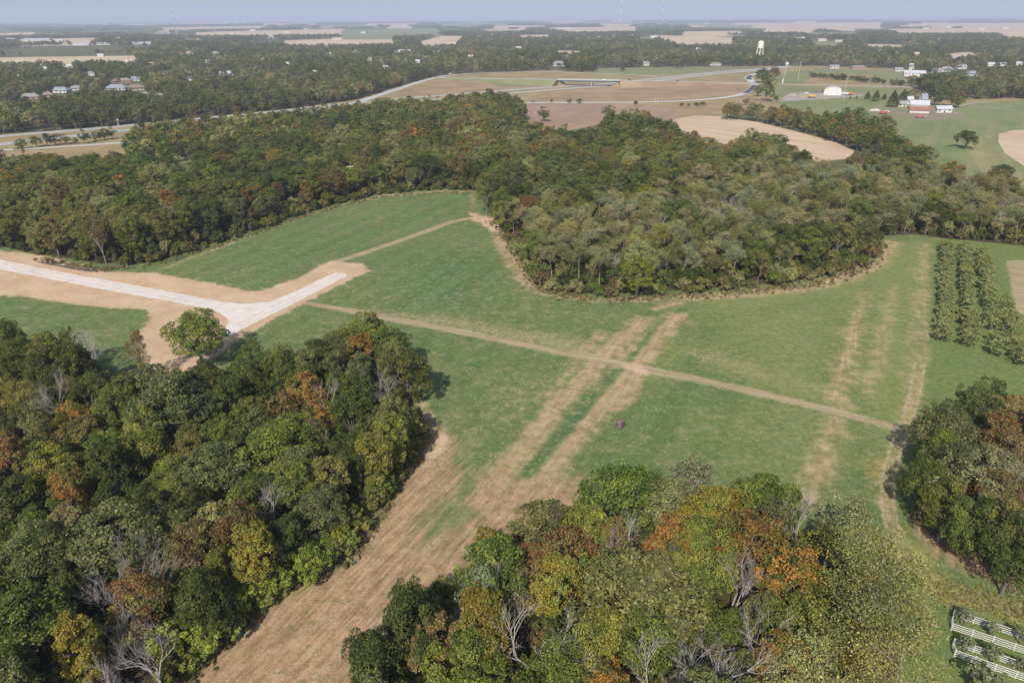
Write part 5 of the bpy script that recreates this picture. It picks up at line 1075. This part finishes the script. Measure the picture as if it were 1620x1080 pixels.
MB().lathe([(r_ + 1.0, zt + r_ * .2), (r_ + 1.0, zt + r_ * .2 + .9)], n=24).build('walkway', M_LEG, wt)
for z in (.33, .66):
    rr_ = r_ * (1.35 - .37 * z); pts = [(rr_ * math.cos(k * math.pi / 3 + .3), rr_ * math.sin(k * math.pi / 3 + .3), zt * z) for k in range(7)]; MB().tube(pts, .22, 5).build('brace', M_LEG, wt)

# --- masts
M_RED = plain('mast_red', (.45, .16, .13), .1); 
def mast(px, pyb, pyt, w, lab, hmax=320):
    g = G(px, pyb); h = min(height_to(g, pyt), hmax); o = link('radio_mast', None, loc=(g[0], g[1], -.3)); tag(o, lab, 'radio mast'); n = 7
    for k in range(n):
        z0, z1 = h * k / n, h * (k + 1) / n; mb = MB()
        for i in range(3):
            a = i * 2.094; b = a + 2.094; mb.tube([(w * math.cos(a), w * math.sin(a), z0), (w * math.cos(a), w * math.sin(a), z1)], w * .30, 4)
            m_ = 5
            for j in range(m_):
                za, zb = z0 + (z1 - z0) * j / m_, z0 + (z1 - z0) * (j + 1) / m_; mb.tube([(w * math.cos(a), w * math.sin(a), za), (w * math.cos(b), w * math.sin(b), zb)], w * .14, 3)
        mb.build('section', M_RED if k % 2 == 0 else M_WHITE, o)
    return o, h
mast(981, 43, -8, 2.6, 'tall red and white lattice mast above the far stubble field'); mast(1047, 42, -8, 2.6, 'tall red and white lattice mast beyond the paired one, above the far trees')
o, h = mast(280, 58, 17, 1.6, 'lone lattice mast with a drum on top near the far white sheds'); MB().lathe([(.01, h), (2.6, h), (2.6, h + 5), (.01, h + 5)], n=10).build('drum', M_LEG, o)

# --- poles
M_POLE = plain('weathered_pole', (.42, .37, .32), .2)
def pole(px, pyb, pyt, lab, arm=True, r=.22, grp='utility poles near the junction', mat=None):
    g = G(px, pyb); h = height_to(g, pyt); o = link('utility_pole', None, loc=(g[0], g[1], -.3)); tag(o, lab, 'utility pole', grp); MB().tube([(0, 0, 0), (0, 0, h)], [r, r * .65], 7).build('post', mat or M_POLE, o)
    if arm: MB().box((0, 0, h - .7), (2.6, .18, .22), .3).build('crossarm', mat or M_POLE, o)
for a in [(1238.5, 131.5, 96), (1241.5, 121, 97), (1262, 128.5, 98), (1254, 113, 100), (1259, 113, 99), (1267, 106, 97), (1334, 158, 128)]: pole(*a, 'tall wooden utility pole near the ramp junction', True, .3)
for a in [(820.5, 187, 167), (828, 186, 168), (835.5, 186, 170)]: pole(*a, 'wooden pole at the corner of the ploughed field', False, .3, 'poles by the ploughed field')
for a in [(1036, 166, 150), (1040, 166, 151)]: pole(*a, 'thin pole beside the loop ramp', False, .18, 'poles by the loop ramp')
for a in [(1435, 134, 120), (1437.5, 134, 121)]: pole(*a, 'wooden pole in front of the long metal building', False, .3, 'poles by the metal building')
pole(1238, 132, 124, 'white gate post where the side road starts', False, .7, None, M_WHITE)
hf = G(558, 272, 13.0); hf = hf * np.array([1.055, 1.055, 0]); o = link('power_pylon', None, loc=(hf[0], hf[1], 0)); tag(o, 'wooden H frame power pole rising out of the wood', 'power pole'); hh = height_to((hf[0], hf[1], 0), 263.5)
for s_ in (-1, 1): MB().tube([(s_ * 1.6, 0, -.2), (s_ * 1.6, 0, hh + .5)], [.2, .15], 7).build('post', M_PALEBARK, o)
MB().box((0, 0, hh), (6.0, .2, .22)).build('crossarm', M_LEG, o)

# --- houses
RC = {'grey': (.24, .235, .235), 'slate': (.22, .245, .285), 'brown': (.235, .18, .15), 'pale': (.40, .41, .43), 'tan': (.50, .36, .25), 'red': (.24, .105, .085), 'dark': (.09, .09, .10)}
WC = {'white': (.50, .49, .47), 'brick': (.36, .19, .14), 'tan': (.52, .44, .34)}
RM = {k: plain(k + '_roof', c, .2, .7) for k, c in RC.items()}; WM = {k: plain(k + '_wall', c, .12, .5) for k, c in WC.items()}
M_PANE = plain('window_glass', (.05, .06, .08), .2, 1.0, .15, .5)
def house(px, py, wpx, dr, h, rise, turn, roof, wall, lab, grp, detail=True, cat='house', loc=None, W=None, hip=False):
    W = W or pxm(px, py, wpx); D = W * dr; g = G(px, py) if loc is None else loc; far = g[:2] / np.hypot(*g[:2]) * D * .5
    o = link({'house': 'house'}.get(cat, cat.replace(' ', '_')), None, loc=(g[0] + far[0], g[1] + far[1], -.32), rz=math.radians(turn) - math.atan2(g[0], g[1]) * .5); tag(o, lab, cat, grp)
    x, y = W / 2, D / 2
    v = [(-x, -y, 0), (x, -y, 0), (x, y, 0), (-x, y, 0), (-x, -y, h), (x, -y, h), (x, y, h), (-x, y, h)]; f = [(0, 1, 5, 4), (2, 3, 7, 6), (3, 0, 4, 7), (1, 2, 6, 5)]
    if not hip: v += [(-x, 0, h + rise), (x, 0, h + rise)]; f += [(7, 4, 8), (5, 6, 9)]
    MB().add(v, f).build('wall', WM[wall], o)
    e = .5 + W * .01; k = rise / y; i_ = (x * .55 if hip else x + e); t = .22
    v = []
    for dz in (0, t): v += [(-x - e, -y - e, h - e * k + dz + .03), (x + e, -y - e, h - e * k + dz + .03), (x + e, y + e, h - e * k + dz + .03), (-x - e, y + e, h - e * k + dz + .03), (-i_, 0, h + rise + dz + .03), (i_, 0, h + rise + dz + .03)]
    q = [(0, 1, 5, 4), (2, 3, 4, 5), (1, 2, 5), (3, 0, 4)] if hip else [(0, 1, 5, 4), (2, 3, 4, 5)]
    f = [tuple(a + 6 for a in p) for p in q] + [p[::-1] for p in q] + [(0, 1, 7, 6), (2, 3, 9, 8)] + ([(1, 2, 8, 7), (3, 0, 6, 9)] if hip else [(1, 5, 11, 7), (5, 2, 8, 11), (3, 4, 10, 9), (4, 0, 6, 10)])
    rf = MB().add(v, f).build('roof', RM[roof], o)
    if detail:
        n = max(2, int(W / 4)); 
        for k_ in range(n):
            xx = -x + W * (k_ + .5) / n
            if k_ == n // 2: MB().box((xx, -y - .03, 1.1), (1.1, .1, 2.1)).build('door', M_DARK, o)
            else: MB().box((xx, -y - .03, h * .55), (1.5, .1, 1.3)).build('window', M_PANE, o)
        for s_ in (-1, 1): MB().box((s_ * (x + .03), 0, h * .55), (.1, 1.4, 1.3)).build('window', M_PANE, o)
        if cat == 'house': MB().box((x * .4, y * .3, h + rise + .2), (.9, .7, 1.6)).build('chimney', WM['brick'], rf)
    return o
for h in HOUSES: house(*h, hip=(h[7] in ('grey', 'slate', 'brown') and h[2] > 15))
rb = random.Random(9)
for (px, py, w) in FARB:
    g = G(px, py); d = math.hypot(g[0], g[1]); W = pxm(px, py, w); big = W > 30
    house(px, py, w, .4 if big else .6, min(5.5, 3.2 + d / 2500), min(3.5, 2.0 + d / 3000), rb.uniform(-12, 12), rb.choice(['pale', 'pale', 'grey', 'tan']) if not (px == 1327) else 'brown', 'white', 'long pale shed far off among fields and trees' if big else 'small white building far off among fields and trees', 'far pale sheds' if big else 'far white buildings', False, 'shed' if big else 'house')
house(1035, 60, 13, .5, 8, 3, 5, 'slate', 'white', 'far building with blue green roof below the lattice masts', None, False, 'shed')

# --- white arched shed, truck, yard heaps
g = G(1322, 150.5); W = pxm(1322, 150, 26); D = W * .95; o = link('storage_shed', None, loc=(g[0], g[1] + D * .5, -.3), rz=-.42); tag(o, 'big white arched fabric shed in the gravel yard', 'shed'); hS = height_to((g[0], g[1] + D * .5, 0), 137.2)
prof = [(-W / 2, 0), (-W / 2, hS * .48)] + [(-W / 2 * math.cos(a), hS * .48 + hS * .52 * math.sin(a) ** .9) for a in np.linspace(.25, math.pi - .25, 11)] + [(W / 2, hS * .48), (W / 2, 0)]
MB().extrude(prof, -D / 2, D / 2).build('cover', WM['white'], o); MB().box((0, -D / 2 - .06, hS * .28), (W * .36, .14, hS * .56)).build('door', M_LEG, o)
for s_ in (-1, 1): MB().box((s_ * (W / 2 + .08), 0, .5), (.2, D, 1.0)).build('footing', M_CONCW, o)
M_TYRE = plain('tyre_rubber', (.03, .03, .03), .2, 2.0, .8)
def wheel(parent, x, y, r, wd):
    mb = MB(); mb.lathe([(.01, -wd / 2), (r * .9, -wd / 2), (r, -wd * .3), (r, wd * .3), (r * .9, wd / 2), (.01, wd / 2)], n=12); mb.v = [(vx, vz, vy) for vx, vy, vz in mb.v]; mb.build('wheel', M_TYRE, parent, loc=(x, y, r))
def truck(px, py, rz, col, lab):
    g = G(px, py); o = link('dump_truck', None, loc=(g[0], g[1], -.1), rz=rz); tag(o, lab, 'truck'); m_ = plain('truck_' + lab.split()[0], col, .15, 1.0, .45)
    MB().extrude([(2.4, .9), (4.4, .9), (4.4, 1.9), (3.7, 2.1), (3.4, 3.0), (2.4, 3.0)], -1.15, 1.15).build('cab', m_, o); MB().extrude([(-4, 1.2), (2.1, 1.2), (2.1, 3.1), (-3.6, 2.9)], -1.25, 1.25).build('dump_body', m_, o)
    MB().box((0, 0, .95), (8.4, 1.0, .35)).build('chassis', M_DARK, o); MB().box((3.58, 0, 2.5), (.12, 1.9, .7)).build('windscreen', M_PANE, o)
    for x in (-2.8, -1.6, 3.4):
        for y in (-1.05, 1.05): wheel(o, x, y, .52, .3)
truck(1345.5, 150.5, .5, (.60, .19, .05), 'orange dump truck parked beside the white arched shed'); truck(1336, 150.6, 2.2, (.62, .60, .56), 'pale dump truck in front of the white arched shed'); truck(1284, 154.5, .1, (.55, .32, .10), 'yellow loader truck among the yard heaps'); truck(1305, 146.0, .3, (.20, .10, .08), 'dark red truck behind the white arched shed')
def heap(px, py, wpx, h, col, lab, seed, cat='heap', grp=None):
    rg = np.random.RandomState(seed); W = pxm(px, py, wpx) / 2; g = G(px, py); v = []; f = []; n = 16; R_ = 7
    for i in range(R_ + 1):
        for k in range(n):
            a = 2 * math.pi * k / n; u = i / R_; v.append((W * u * math.cos(a) * (1 + .15 * math.sin(3 * a + seed)), W * .55 * u * math.sin(a), max(0, h * (1 - u ** 1.4) * rg.uniform(.6, 1.2)) - .35))
    for i in range(R_):
        for k in range(n): f.append((i * n + k, (i + 1) * n + k, (i + 1) * n + (k + 1) % n, i * n + (k + 1) % n))
    o = MB().add(v, f).build('material_heap', plain('heap%d' % seed, col, .5, .6), None, loc=(g[0], g[1], 0)); tag(o, lab, cat, grp); return o
for k, a in enumerate([(1254, 151, 14, 1.6, (.34, .31, .29), 'long grey gravel heap at the end of the storage yard'), (1265, 149, 12, 1.8, (.25, .19, .15), 'brown soil heap in the storage yard'), (1291, 146.5, 22, 2.6, (.13, .11, .12), 'long dark heap behind the storage yard'), (1275, 147.5, 10, 1.6, (.45, .42, .40), 'pale rubble heap in the storage yard'), (1268, 153, 9, 1.0, (.36, .20, .14), 'reddish rubble heap in the storage yard'),
                       (1384, 174.5, 20, 1.6, (.52, .51, .50), 'pale stone heap at the edge of the farmyard'), (1402, 176.5, 16, 1.2, (.46, .44, .42), 'grey scrap heap beside the red trailer'), (1490, 182, 26, 1.3, (.22, .14, .11), 'rusty brown scrap heap below the white barn'), (1462, 183, 16, 1.0, (.30, .24, .21), 'grey brown scrap heap below the red barn'), (1510, 179, 22, 1.0, (.26, .19, .16), 'low rusty scrap heap at the pasture edge')]): heap(*a, 300 + k)
# --- farm
house(1453, 178.5, 28, .5, 2.6, 2.8, -6, 'red', 'white', 'long farm barn with rusty red roof in the farmyard', None, False, 'barn'); house(1453, 172.5, 26, .5, 4.4, 3.2, -8, 'pale', 'white', 'white farm barn with blue grey metal roof', None, False, 'barn')
house(1491, 178, 24, .42, 3.6, 2.2, 16, 'pale', 'white', 'low white barn beside the scrap heaps', None, True, 'barn'); house(1425, 169, 13, .7, 3.0, 2.4, 10, 'grey', 'tan', 'small grey farm shed next to the cedar', None, True, 'shed'); house(1438, 165, 8, .9, 5.4, 2.0, 0, 'pale', 'white', 'narrow white farm building behind the metal roofed barn', None, True, 'house')
house(1459, 166, 9, .9, 6.0, 4.5, 20, 'slate', 'white', 'white farmhouse with steep slate gable under dark trees', None, True, 'house')
g = G(1470.5, 178.6)
def wagon(px, py, rz, col, lab):
    g = G(px, py); o = link('farm_wagon', None, loc=(g[0], g[1], -.2), rz=rz); tag(o, lab, 'wagon'); m_ = plain('wagon' + str(px), col, .25, 1.0)
    MB().box((0, 0, 1.25), (7.2, 2.4, .25)).build('bed', m_, o)
    for s_ in (-1, 1): MB().box((0, s_ * 1.2, 1.8), (7.2, .12, 1.1)).build('side', m_, o)
    MB().box((3.6, 0, 1.9), (.12, 2.3, 1.3)).build('headboard', m_, o)
    for x in (-2.4, 2.4):
        for y in (-1.0, 1.0): wheel(o, x, y, .5, .28)
wagon(1397, 180.5, .15, (.42, .07, .06), 'red farm wagon on the grass beside stone heaps'); wagon(1455, 186.5, -.2, (.36, .12, .10), 'faded red wagon below the red roofed barn')

# --- cars
def car(px, py, z, rz, col, lab, s=1.0):
    g = G(px, py, z); o = link('car', None, loc=(g[0], g[1], z), rz=rz); tag(o, lab, 'car'); m_ = plain('car' + str(px), col, .08, 1.0, .3, .5)
    MB().extrude([(-2.2, .35), (2.2, .35), (2.25, .75), (1.3, .95), (-2.1, 1.0), (-2.25, .8)], -.9, .9).build('body', m_, o); MB().extrude([(-1.9, .98), (1.15, .94), (.45, 1.46), (-1.45, 1.48)], -.78, .78).build('cabin', M_PANE, o); MB().box((-.5, 0, 1.49), (1.9, 1.5, .05)).build('roof', m_, o)
    for x in (-1.35, 1.4):
        for y in (-.82, .82): wheel(o, x, y, .33, .22)
    o.scale = (s, s, s)
car(956, 127.0, ZD + .1, ba, (.75, .75, .75), 'white van like car crossing the overpass', 1.15); car(996, 127.3, ZD, ba, (.03, .05, .12), 'dark blue car leaving the overpass'); car(843.5, 161.5, .1, .1, (.08, .14, .30), 'blue car at the end of the loop ramp'); car(1072, 129.0, 4.0, ba, (.10, .04, .07), 'dark red car on the overpass approach'); car(712, 117.5, .1, .2, (.72, .72, .70), 'white car on the exit ramp'); car(693, 121, .1, .2, (.08, .08, .09), 'black car at the ramp junction')
# --- road signs
def sign(px, pyb, pyt, wpx, col, lab):
    g = G(px, pyb); h = height_to(g, pyt); W = pxm(px, pyb, wpx); o = link('road_sign', None, loc=(g[0], g[1], -.3)); tag(o, lab, 'sign'); hp = min(h * .55, W * .7)
    MB().box((0, -.08, h - hp / 2), (W, .1, hp)).build('panel', col, o)
    for s_ in (-1, 1): MB().tube([(s_ * W * .32, 0, 0), (s_ * W * .32, 0, h)], .13, 6).build('post', M_LEG, o)
sign(187.5, 198.5, 187.5, 3.2, M_LEG, 'tall narrow grey road sign beside the highway'); sign(187, 209, 204.5, 24, RM['slate'], 'wide grey sign panel between the highway carriageways'); sign(1245, 104.5, 99, 5, M_LEG, 'grey billboard near the utility poles')
# ------------------------------------------------------------------ haze
m, nt, out = new_mat('haze'); 
pv = nd(nt, 'ShaderNodeVolumePrincipled', {'Color': (.70, .75, .95, 1.0), 'Density': 1.1e-4, 'Anisotropy': 0.0})
nt.links.new(pv.outputs[0], out.inputs['Volume'])
hz = MB().box((0, 13000, 168), (64000, 90000, 340)).build('haze', m); tag(hz, 'thin blue haze in the air', None, None, 'stuff')
